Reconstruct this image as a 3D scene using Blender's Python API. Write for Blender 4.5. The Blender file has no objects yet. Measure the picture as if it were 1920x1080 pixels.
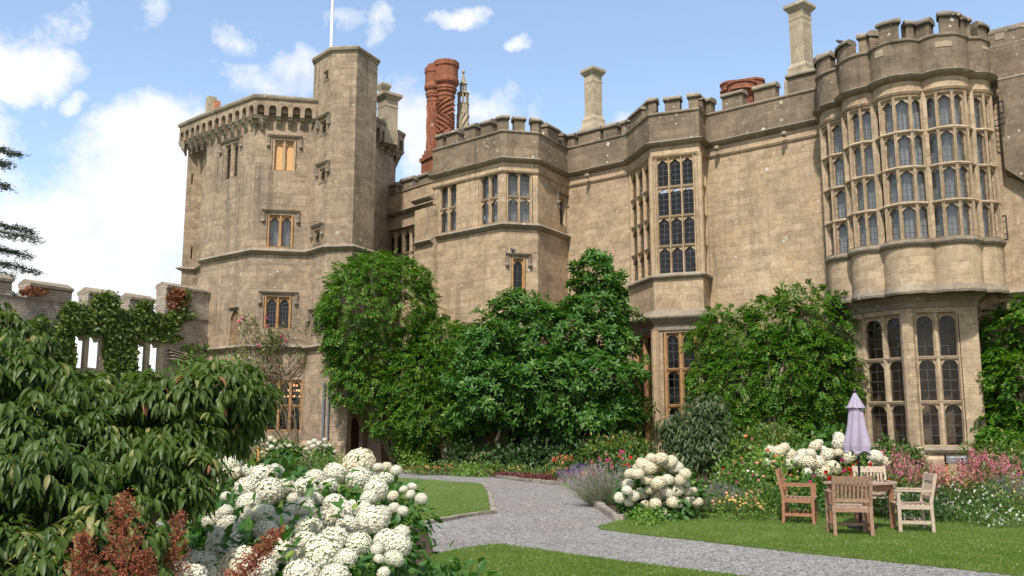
import bpy, math, random
import numpy as np
from mathutils import Vector, Matrix
random.seed(7); RNG = np.random.default_rng(7)
scene = bpy.context.scene
col = scene.collection
# ---------------------------------------------------------------- camera
CAMH = 1.75; F = 1675.0; PITCH = math.atan(253.0/F)
cam_d = bpy.data.cameras.new('camera'); cam = bpy.data.objects.new('camera', cam_d); col.objects.link(cam)
cam.location = (0, 0, CAMH); cam.rotation_euler = (math.pi/2 + PITCH, 0, 0)
cam_d.lens = 36.0*F/1920; cam_d.sensor_width = 36; cam_d.clip_end = 3000; cam_d.clip_start = 0.05
scene.camera = cam
ct, st = math.cos(PITCH), math.sin(PITCH)
def ray(px, py):
    x = (px-960)/F; y = (540-py)/F
    return Vector((x, ct - y*st, st + y*ct))
def G(px, py, z=0.0):
    d = ray(px, py); t = (z-CAMH)/d.z
    return Vector((d.x*t, d.y*t, z))
def D(px, py, dist):
    d = ray(px, py); t = dist/d.y
    return Vector((d.x*t, d.y*t, CAMH + d.z*t))
def proj(p):
    x, y, z = p[0], p[1], p[2]-CAMH
    dep = y*ct + z*st; up = -y*st + z*ct
    return 960 + F*x/dep, 540 - F*up/dep
def plane_hit(px, py, A, B):
    d = ray(px, py); ux, uy = B[0]-A[0], B[1]-A[1]
    nx, ny = uy, -ux
    t = (nx*A[0]+ny*A[1])/(nx*d.x+ny*d.y)
    L = math.hypot(ux, uy)
    s = ((d.x*t-A[0])*ux + (d.y*t-A[1])*uy)/L
    return s, CAMH + d.z*t
# ---------------------------------------------------------------- light
SUN_EL = math.radians(53); SUN_AZ = math.radians(-16)   # azimuth measured from behind the camera, negative = from the left
sun_dir = Vector((math.sin(SUN_AZ)*math.cos(SUN_EL), -math.cos(SUN_AZ)*math.cos(SUN_EL), math.sin(SUN_EL)))
sd = bpy.data.lights.new('sun', 'SUN'); sun = bpy.data.objects.new('sun', sd); col.objects.link(sun)
sun.rotation_euler = sun_dir.to_track_quat('Z', 'Y').to_euler()
sd.energy = 3.2; sd.angle = math.radians(2.5); sd.color = (1.0, 0.95, 0.87)
scene.view_settings.view_transform = 'Standard'; scene.view_settings.look = 'None'
scene.view_settings.exposure = 0.93; scene.view_settings.gamma = 1
scene.cycles.max_bounces = 6; scene.cycles.transparent_max_bounces = 8
scene.cycles.sample_clamp_indirect = 4
# ---------------------------------------------------------------- node helpers
class NT:
    def __init__(s, tree): s.t = tree; s.t.nodes.clear()
    def n(s, kind, ins=None, **props):
        nd = s.t.nodes.new('ShaderNode'+kind)
        for k, v in props.items(): setattr(nd, k, v)
        for k, v in (ins or {}).items():
            if hasattr(v, 'bl_idname') or hasattr(v, 'is_output') : s.l(v, nd.inputs[k])
            else: nd.inputs[k].default_value = v
        return nd
    def l(s, a, b):
        if hasattr(a, 'outputs'): a = a.outputs[0]
        s.t.links.new(a, b)
    def math(s, op, a, b=0.0, c=0.0, clamp=False):
        nd = s.t.nodes.new('ShaderNodeMath'); nd.operation = op; nd.use_clamp = clamp
        for i, v in enumerate((a, b, c)):
            if isinstance(v, (int, float)): nd.inputs[i].default_value = v
            else: s.l(v, nd.inputs[i])
        return nd.outputs[0]
    def mix(s, f, a, b, blend='MIX'):
        nd = s.t.nodes.new('ShaderNodeMix'); nd.data_type = 'RGBA'; nd.blend_type = blend
        for i, v in ((0, f), (6, a), (7, b)):
            if isinstance(v, (int, float)): nd.inputs[i].default_value = v
            elif isinstance(v, tuple): nd.inputs[i].default_value = (*v[:3], 1)
            else: s.l(v, nd.inputs[i])
        return nd.outputs[2]
    def noise(s, vec, scale, detail=4, rough=.55, dist=0.0):
        nd = s.n('TexNoise', {'Scale': scale, 'Detail': detail, 'Roughness': rough, 'Distortion': dist})
        if vec is not None: s.l(vec, nd.inputs['Vector'])
        return nd.outputs[0]
    def vor(s, vec, scale, feature='F1', out=0, rnd=1.0):
        nd = s.n('TexVoronoi', {'Scale': scale, 'Randomness': rnd}, feature=feature)
        s.l(vec, nd.inputs['Vector']); return nd.outputs[out]
    def ramp(s, f, a, b, ca=(0,0,0), cb=(1,1,1)):
        nd = s.t.nodes.new('ShaderNodeValToRGB')
        e = nd.color_ramp.elements; e[0].position = a; e[1].position = b
        e[0].color = (*ca, 1); e[1].color = (*cb, 1); s.l(f, nd.inputs[0]); return nd.outputs[0]
    def mapr(s, f, a, b, c=0.0, d=1.0):
        nd = s.n('MapRange', {1: a, 2: b, 3: c, 4: d}); s.l(f, nd.inputs[0]); return nd.outputs[0]
# ---------------------------------------------------------------- world: sky with cumulus clouds
world = bpy.data.worlds.new('World'); scene.world = world; world.use_nodes = True
w = NT(world.node_tree)
wo = w.n('OutputWorld')
sky = w.n('TexSky', sky_type='NISHITA', sun_disc=False)
sky.sun_elevation = SUN_EL; sky.sun_rotation = math.pi - SUN_AZ; sky.air_density = 1.0; sky.dust_density = 0.6; sky.ozone_density = 1.6
tc = w.n('TexCoord'); g = tc.outputs['Generated']
nz = w.n('TexNoise', {'Scale': 3.0, 'Detail': 8, 'Roughness': .62}); w.l(g, nz.inputs['Vector'])
off = w.n('VectorMath', operation='MULTIPLY_ADD'); w.l(nz.outputs[1], off.inputs[0]); off.inputs[1].default_value = (.22, .22, .16); w.l(g, off.inputs[2])
sub = w.n('VectorMath', operation='SUBTRACT'); w.l(off, sub.inputs[0]); sub.inputs[1].default_value = (.11, .11, .08)
sep = w.n('SeparateXYZ'); w.l(sub, sep.inputs[0])
az = w.math('ARCTAN2', sep.outputs[0], sep.outputs[1]); el = w.math('ARCSINE', sep.outputs[2])
blobs = [(170,470,250,120),(300,400,130,140),(330,330,95,80),(300,260,70,70),(90,430,130,60),(330,250,62,70),(262,350,60,60),(280,190,38,28),(240,560,260,110),(40,90,75,42),(15,45,50,40),(25,310,60,38),(520,148,60,24),(585,150,30,26),
         (682,56,34,18),(770,250,50,75),(905,205,72,24),(1032,228,26,26),(282,10,28,26),(975,95,24,9),(862,45,32,12),(740,60,16,30),(118,8,26,14),(60,700,300,150),(1060,-160,140,30),(-400,200,260,120),(-500,500,500,200),
         (460,60,26,22),(160,165,18,12),(1170,250,40,30),(1400,430,300,60),(2500,300,400,90),(2300,-300,260,80)]
dens = None
for (bx, by, rx, ry) in blobs:
    d = ray(bx, by); d.normalize()
    a0 = math.atan2(d.x, d.y); e0 = math.asin(d.z)
    qa = w.math('MULTIPLY', w.math('SUBTRACT', az, a0), F/rx*.92); qe = w.math('MULTIPLY', w.math('SUBTRACT', el, e0), F/ry*.95)
    r2 = w.math('ADD', w.math('MULTIPLY', qa, qa), w.math('MULTIPLY', qe, qe))
    amp = 1.25 if rx*ry > 7000 else 1.0 if rx*ry > 2500 else .36
    v = w.math('MULTIPLY', w.math('SUBTRACT', 1.6, r2), amp)
    v = w.math('MAXIMUM', v, -3.0)
    dens = v if dens is None else w.math('MAXIMUM', dens, v)
# clouds behind the camera, so that reflections and skylight have some too
nb = w.noise(g, 2.2, 6, .6)
back = w.math('MULTIPLY', w.math('SUBTRACT', nb, .40), 6.0)
isback = w.mapr(w.n('SeparateXYZ', {0: g}).outputs[1], .25, -.25, 0, 1)
back = w.math('ADD', back, w.math('MULTIPLY', w.math('SUBTRACT', isback, 1.0), 4.0))
dens = w.math('MAXIMUM', dens, back)
n2 = w.noise(g, 16.0, 8, .62)
dens2 = w.math('ADD', dens, w.math('MULTIPLY', w.math('SUBTRACT', n2, .5), 4.6))
mask = w.mapr(dens2, -.1, 1.2, 0, 1)
mask = w.math('MULTIPLY', mask, 1.0, clamp=True)
shade = w.noise(g, 7.0, 6, .6)
cc = w.ramp(shade, .36, .60, (4.4, 4.6, 4.95), (5.8, 5.82, 5.85))
skyc = w.mix(1.0, sky.outputs[0], (1.34, 1.26, 1.2), 'MULTIPLY'); skyc = w.mix(.16, skyc, (3.0, 4.0, 5.4))
bg = w.n('Background', {'Strength': .105})
mixc = w.mix(mask, skyc, cc); w.l(mixc, bg.inputs[0]); w.l(bg, wo.inputs[0])
# ---------------------------------------------------------------- materials
M = {}
def material(name):
    m = bpy.data.materials.new(name); m.use_nodes = True; M[name] = m
    t = NT(m.node_tree); o = t.n('OutputMaterial'); return t, o
def stone(name, base, alt, dark, lichen=.5, stain=.5, brick=(.72,.27), bump=.6, warm=None, joint=.25):
    t, o = material(name)
    uv = t.n('UVMap').outputs[0]; ob = t.n('TexCoord').outputs['Object']
    geo = t.n('NewGeometry').outputs['Position']
    big = t.noise(geo, .35, 5, .6); mid = t.noise(geo, 1.7, 6, .65); fine = t.noise(geo, 14, 6, .7); vf = t.noise(geo, 60, 4, .6)
    c = t.mix(t.mapr(big, .35, .65), base, alt)
    if brick:
        warp = t.n('VectorMath', operation='MULTIPLY_ADD'); wn = t.n('TexNoise', {'Scale': .9, 'Detail': 2}); t.l(geo, wn.inputs['Vector'])
        t.l(wn.outputs[1], warp.inputs[0]); warp.inputs[1].default_value = (.05, .05, 0); t.l(uv, warp.inputs[2])
        br = t.n('TexBrick', {'Scale': 1.0, 'Mortar Size': .008, 'Mortar Smooth': .3, 'Brick Width': brick[0], 'Row Height': brick[1], 'Bias': 0.0,
                 'Color1': (.55,.55,.55,1), 'Color2': (1.3,1.3,1.3,1), 'Mortar': (.8,.8,.8,1)})
        br.offset = .43; br.squash = .7; br.squash_frequency = 3
        t.l(warp, br.inputs['Vector'])
        bc = t.mix(.36, (1,1,1), br.outputs[0], 'MIX')
        c = t.mix(1.0, c, bc, 'MULTIPLY')
        jm = t.math('MULTIPLY', br.outputs['Fac'], t.mapr(t.noise(geo, .8, 3), .38, .62, .1, 1))
        c = t.mix(t.math('MULTIPLY', jm, joint), c, tuple(x*.45 for x in base))
    if warm: c = t.mix(t.mapr(t.noise(geo, 1.1, 4, .6), .5, .72, 0, .8), c, warm)
    # weathered patches and vertical rain streaks
    st_v = t.n('VectorMath', operation='MULTIPLY'); t.l(geo, st_v.inputs[0]); st_v.inputs[1].default_value = (2.1, 2.1, .11)
    streak = t.math('MULTIPLY', t.mapr(t.noise(st_v, 1.0, 5, .65), .51, .64), t.mapr(t.noise(geo, .28, 3), .42, .58, .15, 1))
    patch = t.mapr(mid, .45, .68)
    dk = t.math('MULTIPLY', t.math('MAXIMUM', t.math('MULTIPLY', patch, .8), streak), stain, clamp=True)
    c = t.mix(dk, c, dark)
    c = t.mix(t.mapr(fine, .3, .75, 0, .55), c, t.mix(1.0, c, (.58,.56,.54), 'MULTIPLY'))
    c = t.mix(t.mapr(vf, .55, .75, 0, .35), c, t.mix(1.0, c, (1.5,1.48,1.4), 'MULTIPLY'))
    mot = t.noise(geo, 4.2, 5, .75)
    c = t.mix(t.mapr(mot, .42, .66, 0, .62), c, t.mix(1.0, c, (.62,.6,.57), 'MULTIPLY'))
    bd = t.n('VectorMath', operation='MULTIPLY'); t.l(geo, bd.inputs[0]); bd.inputs[1].default_value = (.9, .9, 9.0)
    c = t.mix(t.math('MULTIPLY', t.mapr(t.noise(bd, 1.0, 4, .7), .5, .68), .5), c, t.mix(1.0, c, (.66,.63,.6), 'MULTIPLY'))
    c = t.mix(t.mapr(t.noise(geo, 8.5, 4, .75), .56, .7, 0, .55*min(1, lichen+.2)), c, t.mix(1.0, c, (1.55,1.6,1.65), 'MULTIPLY'))
    # lichen spots
    vd = t.n('TexVoronoi', {'Scale': 4.6}); 
    wv = t.n('VectorMath', operation='MULTIPLY_ADD'); t.l(t.n('TexNoise', {'Vector': geo, 'Scale': 9.0, 'Detail': 4}).outputs[1], wv.inputs[0]); wv.inputs[1].default_value = (.16,)*3; t.l(geo, wv.inputs[2])
    t.l(wv, vd.inputs['Vector'])
    rad = t.mapr(vd.outputs[1], 0, 1, -.12, .27)
    spot = t.math('LESS_THAN', vd.outputs[0], rad)
    vd2 = t.n('TexVoronoi', {'Scale': 2.2}); t.l(wv, vd2.inputs['Vector'])
    spot2 = t.math('LESS_THAN', vd2.outputs[0], t.mapr(vd2.outputs[1], .3, 1, -.1, .22))
    lm = t.math('MULTIPLY', t.math('MAXIMUM', spot, spot2), t.math('MULTIPLY', t.mapr(t.noise(geo, .7, 4, .6), .42, .6), lichen), clamp=True)
    lc = t.mix(t.mapr(t.noise(geo, 2.5, 2), .45, .6), (.56,.55,.49), (.46,.38,.2))
    c = t.mix(lm, c, lc)
    bs = t.n('BsdfPrincipled', {'Roughness': .92}); bs.inputs['Specular IOR Level'].default_value = .2
    t.l(c, bs.inputs['Base Color'])
    h = t.math('ADD', t.math('MULTIPLY', fine, .6), t.math('MULTIPLY', mid, .8))
    if brick: h = t.math('SUBTRACT', h, t.math('MULTIPLY', br.outputs['Fac'], .35))
    bp = t.n('Bump', {'Strength': bump, 'Distance': .03}); t.l(h, bp.inputs['Height']); t.l(bp, bs.inputs['Normal'])
    t.l(bs, o.inputs[0])
    return M[name]
stone('wall_stone', (.52,.395,.262), (.41,.305,.203), (.185,.145,.105), .9, .58, joint=.7, warm=(.53,.38,.225))
stone('tower_stone', (.43,.33,.228), (.335,.256,.178), (.135,.112,.086), .75, .78, joint=.6)
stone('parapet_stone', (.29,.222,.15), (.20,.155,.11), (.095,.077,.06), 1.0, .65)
stone('oriel_stone', (.52,.40,.27), (.44,.335,.22), (.2,.155,.11), .4, .5)
stone('frame_stone', (.53,.40,.265), (.43,.32,.2), (.22,.16,.105), .25, .45, None, .3, (.48,.31,.16))
stone('rust_frame', (.52,.33,.17), (.42,.24,.11), (.16,.09,.05), .1, .45, None, .3, (.45,.2,.06))
stone('coping_stone', (.34,.285,.21), (.24,.2,.155), (.11,.095,.078), .9, .55, None, .7)
stone('chimney_stone', (.47,.39,.27), (.38,.31,.22), (.17,.14,.11), .6, .4, (.7,.45))
stone('rubble', (.50,.43,.355), (.36,.31,.26), (.17,.145,.125), .8, .4, (.3,.11), 1.4, (.36,.27,.2), .8)
stone('brick_red', (.40,.15,.08), (.29,.11,.065), (.12,.065,.045), .5, .6, (.24,.075), .7, None, .9)
stone('rubble_fill', (.36,.22,.13), (.24,.16,.12), (.1,.08,.07), .2, .4, (.3,.12), 1.2, (.45,.25,.1), .9)
def simple(name, colr, rough=.6, metal=0.0, var=.25, vscale=8, bump=0, spec=.4, streak=None):
    t, o = material(name)
    geo = t.n('TexCoord').outputs['Object']
    v = geo
    if streak:
        s = t.n('VectorMath', operation='MULTIPLY'); t.l(geo, s.inputs[0]); s.inputs[1].default_value = streak; v = s.outputs[0]
    nn = t.noise(v, vscale, 5, .65)
    c = t.mix(t.mapr(nn, .3, .7), tuple(x*(1-var) for x in colr), tuple(min(1, x*(1+var)) for x in colr))
    bs = t.n('BsdfPrincipled', {'Roughness': rough, 'Metallic': metal}); bs.inputs['Specular IOR Level'].default_value = spec
    t.l(c, bs.inputs['Base Color'])
    if bump:
        bp = t.n('Bump', {'Strength': bump, 'Distance': .01}); t.l(nn, bp.inputs['Height']); t.l(bp, bs.inputs['Normal'])
    t.l(bs, o.inputs[0]); return M[name]
simple('lead', (.07,.07,.075), .6, .2, .3)
simple('iron', (.03,.03,.032), .5, .4)
simple('pipe_grey', (.16,.17,.19), .55, .3)
simple('dark_room', (.02,.018,.016), .9)
simple('door_wood', (.05,.028,.018), .6, 0, .4, 14, .4, .3, (6,6,.5))
simple('blind_wood', (.52,.3,.13), .7, 0, .15, 6)
simple('white_paint', (.78,.78,.76), .4)
simple('bark', (.11,.085,.06), .9, 0, .45, 9, .8)
simple('vine_bark', (.26,.19,.14), .9, 0, .35, 12, .6)
simple('twig', (.19,.14,.09), .9, 0, .4, 9)
simple('soil', (.055,.034,.024), .95, 0, .6, 9, 1.0, .1)
simple('mulch', (.09,.035,.028), .95, 0, .7, 25, 1.0, .1)
simple('sign_black', (.012,.012,.014), .8, 0, .2, 8, 0, .1)
simple('sign_white', (.8,.8,.8), .5, 0, .05)
simple('post_wood', (.55,.24,.08), .7, 0, .2, 10, 0, .3, (5,5,.6))
simple('teak_grey', (.34,.245,.185), .75, 0, .4, 14, .3, .3, (1.5,5,5))
simple('teak_brown', (.27,.13,.07), .65, 0, .4, 14, .3, .35, (5,5,1.2))
simple('teak_mid', (.27,.165,.11), .7, 0, .45, 14, .3, .3, (4,4,1.2))
simple('teak_pale', (.40,.31,.235), .75, 0, .35, 14, .3, .3, (4,4,1.2))
simple('umbrella_cloth', (.37,.32,.40), .85, 0, .08, 5, .1, .1)
simple('pole_dark', (.02,.02,.024), .4, .5)
simple('bird_grey', (.06,.06,.07), .7, 0, .4, 20)
simple('terracotta', (.42,.17,.09), .8)
simple('curtain', (.62,.62,.60), .9, 0, .1, 4)
simple('edging', (.22,.19,.155), .9, 0, .5, 6, .8)
simple('slate', (.17,.14,.125), .8, 0, .5, 6, .6)
def glass(name, tint, rough=.04, refl=.6):
    t, o = material(name)
    geo = t.n('NewGeometry').outputs['Position']
    isl = t.n('NewGeometry').outputs['Random Per Island']
    bp = t.n('Bump', {'Strength': .35, 'Distance': .02}); t.l(t.noise(geo, 5.5, 3), bp.inputs['Height'])
    gl = t.n('BsdfGlossy', {'Roughness': rough, 'Color': (1,.97,.93,1)}); t.l(bp, gl.inputs['Normal'])
    tr = t.n('BsdfTransparent', {'Color': (*tint, 1)})
    fr = t.n('Fresnel', {'IOR': 1.5}); t.l(bp, fr.inputs['Normal'])
    mx = t.n('MixShader'); t.l(t.math('MULTIPLY_ADD', fr.outputs[0], refl, .01), mx.inputs[0]); t.l(tr, mx.inputs[1]); t.l(gl, mx.inputs[2])
    t.l(mx, o.inputs[0])
glass('glass', (.78,.8,.82)); glass('dark_glass', (.6,.6,.6), .05, .28)
# leaf materials
def leaf(name, c1, c2, accent=None, acc=.1, trans=.35, rough=.45, spec=.35, tint=(1.3,1.5,.6)):
    t, o = material(name)
    gnode = t.n('NewGeometry'); r = gnode.outputs['Random Per Island']; geo = gnode.outputs['Position']
    big = t.noise(geo, 1.3, 3)
    f = t.math('ADD', t.math('MULTIPLY', r, .65), t.math('MULTIPLY', t.mapr(big, .35, .65), .35))
    c = t.mix(f, c1, c2)
    if accent:
        r2 = t.math('FRACT', t.math('MULTIPLY', r, 37.7))
        am = t.math('GREATER_THAN', r2, t.math('SUBTRACT', 1.0, t.mapr(t.noise(geo, 1.9, 2), .42, .68, acc*.1, acc*2.2)))
        c = t.mix(am, c, accent)
    bs = t.n('BsdfPrincipled', {'Roughness': rough}); bs.inputs['Specular IOR Level'].default_value = spec; t.l(c, bs.inputs['Base Color'])
    tl = t.n('BsdfTranslucent'); t.l(t.mix(1.0, c, tint, 'MULTIPLY'), tl.inputs[0])
    mx = t.n('MixShader', {0: trans}); t.l(bs, mx.inputs[1]); t.l(tl, mx.inputs[2]); t.l(mx, o.inputs[0])
leaf('leaf_wisteria', (.035,.105,.008), (.10,.205,.018), (.30,.28,.06), .05, .35, .5, .25)
leaf('leaf_magnolia', (.026,.085,.011), (.07,.165,.022), (.14,.23,.04), .12, .3, .45, .3)
leaf('leaf_dogwood', (.038,.072,.010), (.095,.14,.024), (.24,.23,.08), .07, .36, .45, .3)
leaf('leaf_dogwood_red', (.30,.07,.05), (.32,.17,.06), None, 0, .3)
leaf('leaf_ivy', (.045,.085,.014), (.13,.185,.03), (.22,.26,.07), .12)
leaf('leaf_ivy_red', (.15,.05,.028), (.27,.10,.04), None)
leaf('leaf_hydrangea', (.035,.10,.018), (.075,.17,.03), (.2,.28,.05), .06)
leaf('leaf_mixed', (.05,.11,.02), (.12,.19,.04), (.3,.27,.06), .08)
leaf('leaf_bright', (.09,.19,.03), (.2,.3,.05), None)
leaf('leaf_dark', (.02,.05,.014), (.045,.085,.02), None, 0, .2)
leaf('leaf_box', (.03,.085,.012), (.075,.15,.025), None)
leaf('leaf_small_dogwood', (.035,.06,.02), (.08,.115,.04), (.17,.17,.08), .08)
leaf('leaf_silver', (.16,.17,.12), (.28,.27,.22), None)
leaf('leaf_cedar', (.015,.032,.02), (.03,.055,.03), None, 0, .1)
leaf('leaf_yellow', (.35,.30,.05), (.45,.3,.1), None)
leaf('leaf_far', (.10,.13,.07), (.17,.2,.11), None)
leaf('grass', (.08,.15,.018), (.15,.215,.034), (.34,.32,.12), .09, .35)
def petal(name, c1, c2, trans=.25):
    leaf(name, c1, c2, None, 0, trans, .7, .15, (1,1,.95))
petal('petal_white', (.66,.62,.48), (.79,.765,.65)); petal('petal_cream', (.68,.58,.40), (.78,.72,.54)); petal('petal_green', (.55,.62,.3), (.72,.74,.5))
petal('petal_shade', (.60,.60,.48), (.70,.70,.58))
petal('petal_red', (.5,.02,.02), (.65,.04,.03)); petal('petal_pink', (.55,.13,.2), (.72,.3,.34)); petal('petal_orange', (.75,.16,.05), (.8,.35,.15))
petal('petal_magenta', (.5,.02,.16), (.62,.06,.26)); petal('petal_lav', (.30,.24,.30), (.42,.36,.38)); petal('petal_purple', (.16,.08,.3), (.28,.16,.42))
petal('petal_brown', (.20,.06,.032), (.34,.12,.065)); petal('petal_yellow', (.75,.5,.12), (.8,.62,.3)); petal('petal_daisy', (.72,.74,.62), (.85,.85,.78)); petal('petal_salmon', (.72,.3,.2), (.8,.5,.35))
# ground materials
def ground_mats():
    t, o = material('gravel')
    geo = t.n('NewGeometry').outputs['Position']
    v = t.n('TexVoronoi', {'Scale': 55.0}); t.l(geo, v.inputs['Vector'])
    v2 = t.n('TexVoronoi', {'Scale': 24.0}); t.l(geo, v2.inputs['Vector'])
    hs = t.n('SeparateColor'); t.l(v.outputs[1], hs.inputs[0]); hs2 = t.n('SeparateColor'); t.l(v2.outputs[1], hs2.inputs[0])
    k = t.math('ADD', t.math('MULTIPLY', hs.outputs[0], .5), t.math('MULTIPLY', hs2.outputs[1], .5))
    c = t.ramp(k, .12, .9, (.08,.074,.068), (.375,.355,.335))
    big = t.noise(geo, .5, 5, .6)
    c = t.mix(t.mapr(big, .4, .68, 0, .5), c, t.mix(1.0, c, (.8,.72,.62), 'MULTIPLY'))
    bs = t.n('BsdfPrincipled', {'Roughness': .95}); tr_ = t.n('VectorMath', operation='MULTIPLY'); t.l(geo, tr_.inputs[0]); tr_.inputs[1].default_value = (.5, 1.6, 1)
    c = t.mix(t.mapr(t.noise(tr_, 1.0, 5, .6), .48, .64, 0, .38), c, (.17,.15,.13)); t.l(c, bs.inputs['Base Color'])
    bp = t.n('Bump', {'Strength': .9, 'Distance': .02}); t.l(t.math('ADD', k, t.math('MULTIPLY', t.noise(geo, 30, 4), .5)), bp.inputs['Height']); t.l(bp, bs.inputs['Normal']); t.l(bs, o.inputs[0])
    t, o = material('turf')
    geo = t.n('NewGeometry').outputs['Position']
    a = t.noise(geo, .55, 5, .6); b = t.noise(geo, 9, 5, .7); cc = t.noise(geo, 70, 3, .7)
    c = t.mix(t.mapr(a, .35, .65), (.085,.145,.022), (.13,.18,.034))
    c = t.mix(t.mapr(b, .45, .7, 0, .6), c, (.15,.165,.05))
    c = t.mix(t.mapr(cc, .4, .7, 0, .5), c, (.035,.06,.012))
    bs = t.n('BsdfPrincipled', {'Roughness': .95}); t.l(c, bs.inputs['Base Color'])
    bp = t.n('Bump', {'Strength': .8, 'Distance': .02}); t.l(cc, bp.inputs['Height']); t.l(bp, bs.inputs['Normal']); t.l(bs, o.inputs[0])
ground_mats()
# ---------------------------------------------------------------- builders
def tag(o, label=None, cat=None, group=None, kind=None):
    if label: o['label'] = label
    if cat: o['category'] = cat
    if group: o['group'] = group
    if kind: o['kind'] = kind
    return o
def empty(name, loc, label=None, cat=None, group=None):
    o = bpy.data.objects.new(name, None); col.objects.link(o); o.location = loc; o.empty_display_size = .2
    return tag(o, label, cat, group)
def put(me, name, parent=None, mats=(), world_coords=True):
    for m in mats: me.materials.append(M[m])
    o = bpy.data.objects.new(name, me); col.objects.link(o)
    if parent is not None:
        o.parent = parent
        if world_coords:
            loc = parent.location.copy(); p = parent.parent
            while p is not None: loc += p.location; p = p.parent
            o.location = -loc if parent.type == 'EMPTY' and parent.parent is None else (0,0,0)
    return o
class MB:
    def __init__(s): s.v = []; s.f = []; s.m = []; s.uv = []
    def poly(s, pts, mat=0, uv=None):
        i = len(s.v); s.v += [tuple(p) for p in pts]; s.f.append(tuple(range(i, i+len(pts)))); s.m.append(mat); s.uv.append(uv)
    def box(s, c, size, rz=0.0, mat=0, ax=None):
        hx, hy, hz = size[0]/2, size[1]/2, size[2]/2
        R = ax if ax is not None else Matrix.Rotation(rz, 3, 'Z')
        c = Vector(c)
        P = [c + R @ Vector((x*hx, y*hy, z*hz)) for x in (-1,1) for y in (-1,1) for z in (-1,1)]
        for q in ((0,1,3,2),(4,6,7,5),(0,4,5,1),(2,3,7,6),(0,2,6,4),(1,5,7,3)): s.poly([P[k] for k in q], mat)
    def hexa(s, P, mat=0):   # 8 points: bottom 4, top 4 in order
        for q in ((3,2,1,0),(4,5,6,7),(0,1,5,4),(1,2,6,5),(2,3,7,6),(3,0,4,7)): s.poly([P[k] for k in q], mat)
    def lathe(s, c, prof, n=12, mat=0, rot=0.0):
        c = Vector(c)
        rings = [[c + Vector((r*math.cos(rot+2*math.pi*k/n), r*math.sin(rot+2*math.pi*k/n), z)) for k in range(n)] for r, z in prof]
        for a, b in zip(rings, rings[1:]):
            for k in range(n): s.poly([a[k], a[(k+1) % n], b[(k+1) % n], b[k]], mat)
        s.poly(rings[-1], mat); s.poly(rings[0][::-1], mat)
    def tube(s, pts, rad, n=6, mat=0):
        pts = [Vector(p) for p in pts]
        if not hasattr(rad, '__len__'): rad = [rad]*len(pts)
        rings = []
        for i, p in enumerate(pts):
            t = (pts[min(i+1, len(pts)-1)] - pts[max(i-1, 0)]).normalized()
            a = t.cross(Vector((0,0,1)) if abs(t.z) < .9 else Vector((1,0,0))).normalized(); b = t.cross(a)
            rings.append([p + (a*math.cos(2*math.pi*k/n) + b*math.sin(2*math.pi*k/n))*rad[i] for k in range(n)])
        for a, b in zip(rings, rings[1:]):
            for k in range(n): s.poly([a[k], b[k], b[(k+1) % n], a[(k+1) % n]], mat)
        s.poly(rings[0], mat); s.poly(rings[-1][::-1], mat)
    def build(s, name, mats, parent=None, smooth=False, jitter=0.0, local=False):
        me = bpy.data.meshes.new(name)
        v = s.v
        if jitter:
            v = [tuple(Vector(p) + Vector((math.sin(p[0]*7.1+p[2]*5), math.sin(p[1]*6.3+p[0]*3), math.sin(p[2]*9.7+p[0]*11+p[1]*4)))*jitter) for p in v]
        me.from_pydata(v, [], s.f)
        me.polygons.foreach_set('material_index', s.m)
        uvl = me.uv_layers.new(name='UVMap'); data = np.zeros(len(me.loops)*2, dtype=np.float32); k = 0
        for fi, f in enumerate(s.f):
            if s.uv[fi] is not None:
                for q in s.uv[fi]: data[2*k] = q[0]; data[2*k+1] = q[1]; k += 1
                continue
            p0, p1, p2 = Vector(s.v[f[0]]), Vector(s.v[f[1]]), Vector(s.v[f[2]])
            n = (p1-p0).cross(p2-p1)
            if n.length > 1e-9: n.normalize()
            if abs(n.z) > .8: u = Vector((1,0,0)); w_ = Vector((0,1,0))
            else:
                u = Vector((-n.y, n.x, 0)); u = u.normalized() if u.length > 1e-6 else Vector((1,0,0)); w_ = Vector((0,0,1))
            for q in f:
                P = Vector(s.v[q]); data[2*k] = P.dot(u); data[2*k+1] = P.dot(w_); k += 1
        uvl.data.foreach_set('uv', data)
        if smooth: me.polygons.foreach_set('use_smooth', [True]*len(me.polygons))
        me.update()
        return put(me, name, parent, mats, not local)
class Fac:
    def __init__(s, A, B):
        s.A = Vector((A[0], A[1], 0)); d = Vector((B[0]-A[0], B[1]-A[1], 0)); s.L = d.length; s.u = d/s.L; s.n = Vector((s.u.y, -s.u.x, 0))
    def W(s, a, z, n=0.0): return s.A + s.u*a + s.n*n + Vector((0,0,z))
    def off(s, d): return Fac(s.W(0,0,d), s.W(s.L,0,d))
def V2(p): return Vector((p[0], p[1]))
def offset_line(pts, d):
    P = [V2(p) for p in pts]; out = []
    for i in range(len(P)):
        ns = []
        if i > 0: t = (P[i]-P[i-1]).normalized(); ns.append(Vector((t.y, -t.x)))
        if i < len(P)-1: t = (P[i+1]-P[i]).normalized(); ns.append(Vector((t.y, -t.x)))
        if len(ns) == 2:
            m = ns[0]+ns[1]; q = max(.35, 1+ns[0].dot(ns[1])); out.append(P[i] + m/q*d)
        else: out.append(P[i]+ns[0]*d)
    return out
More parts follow.
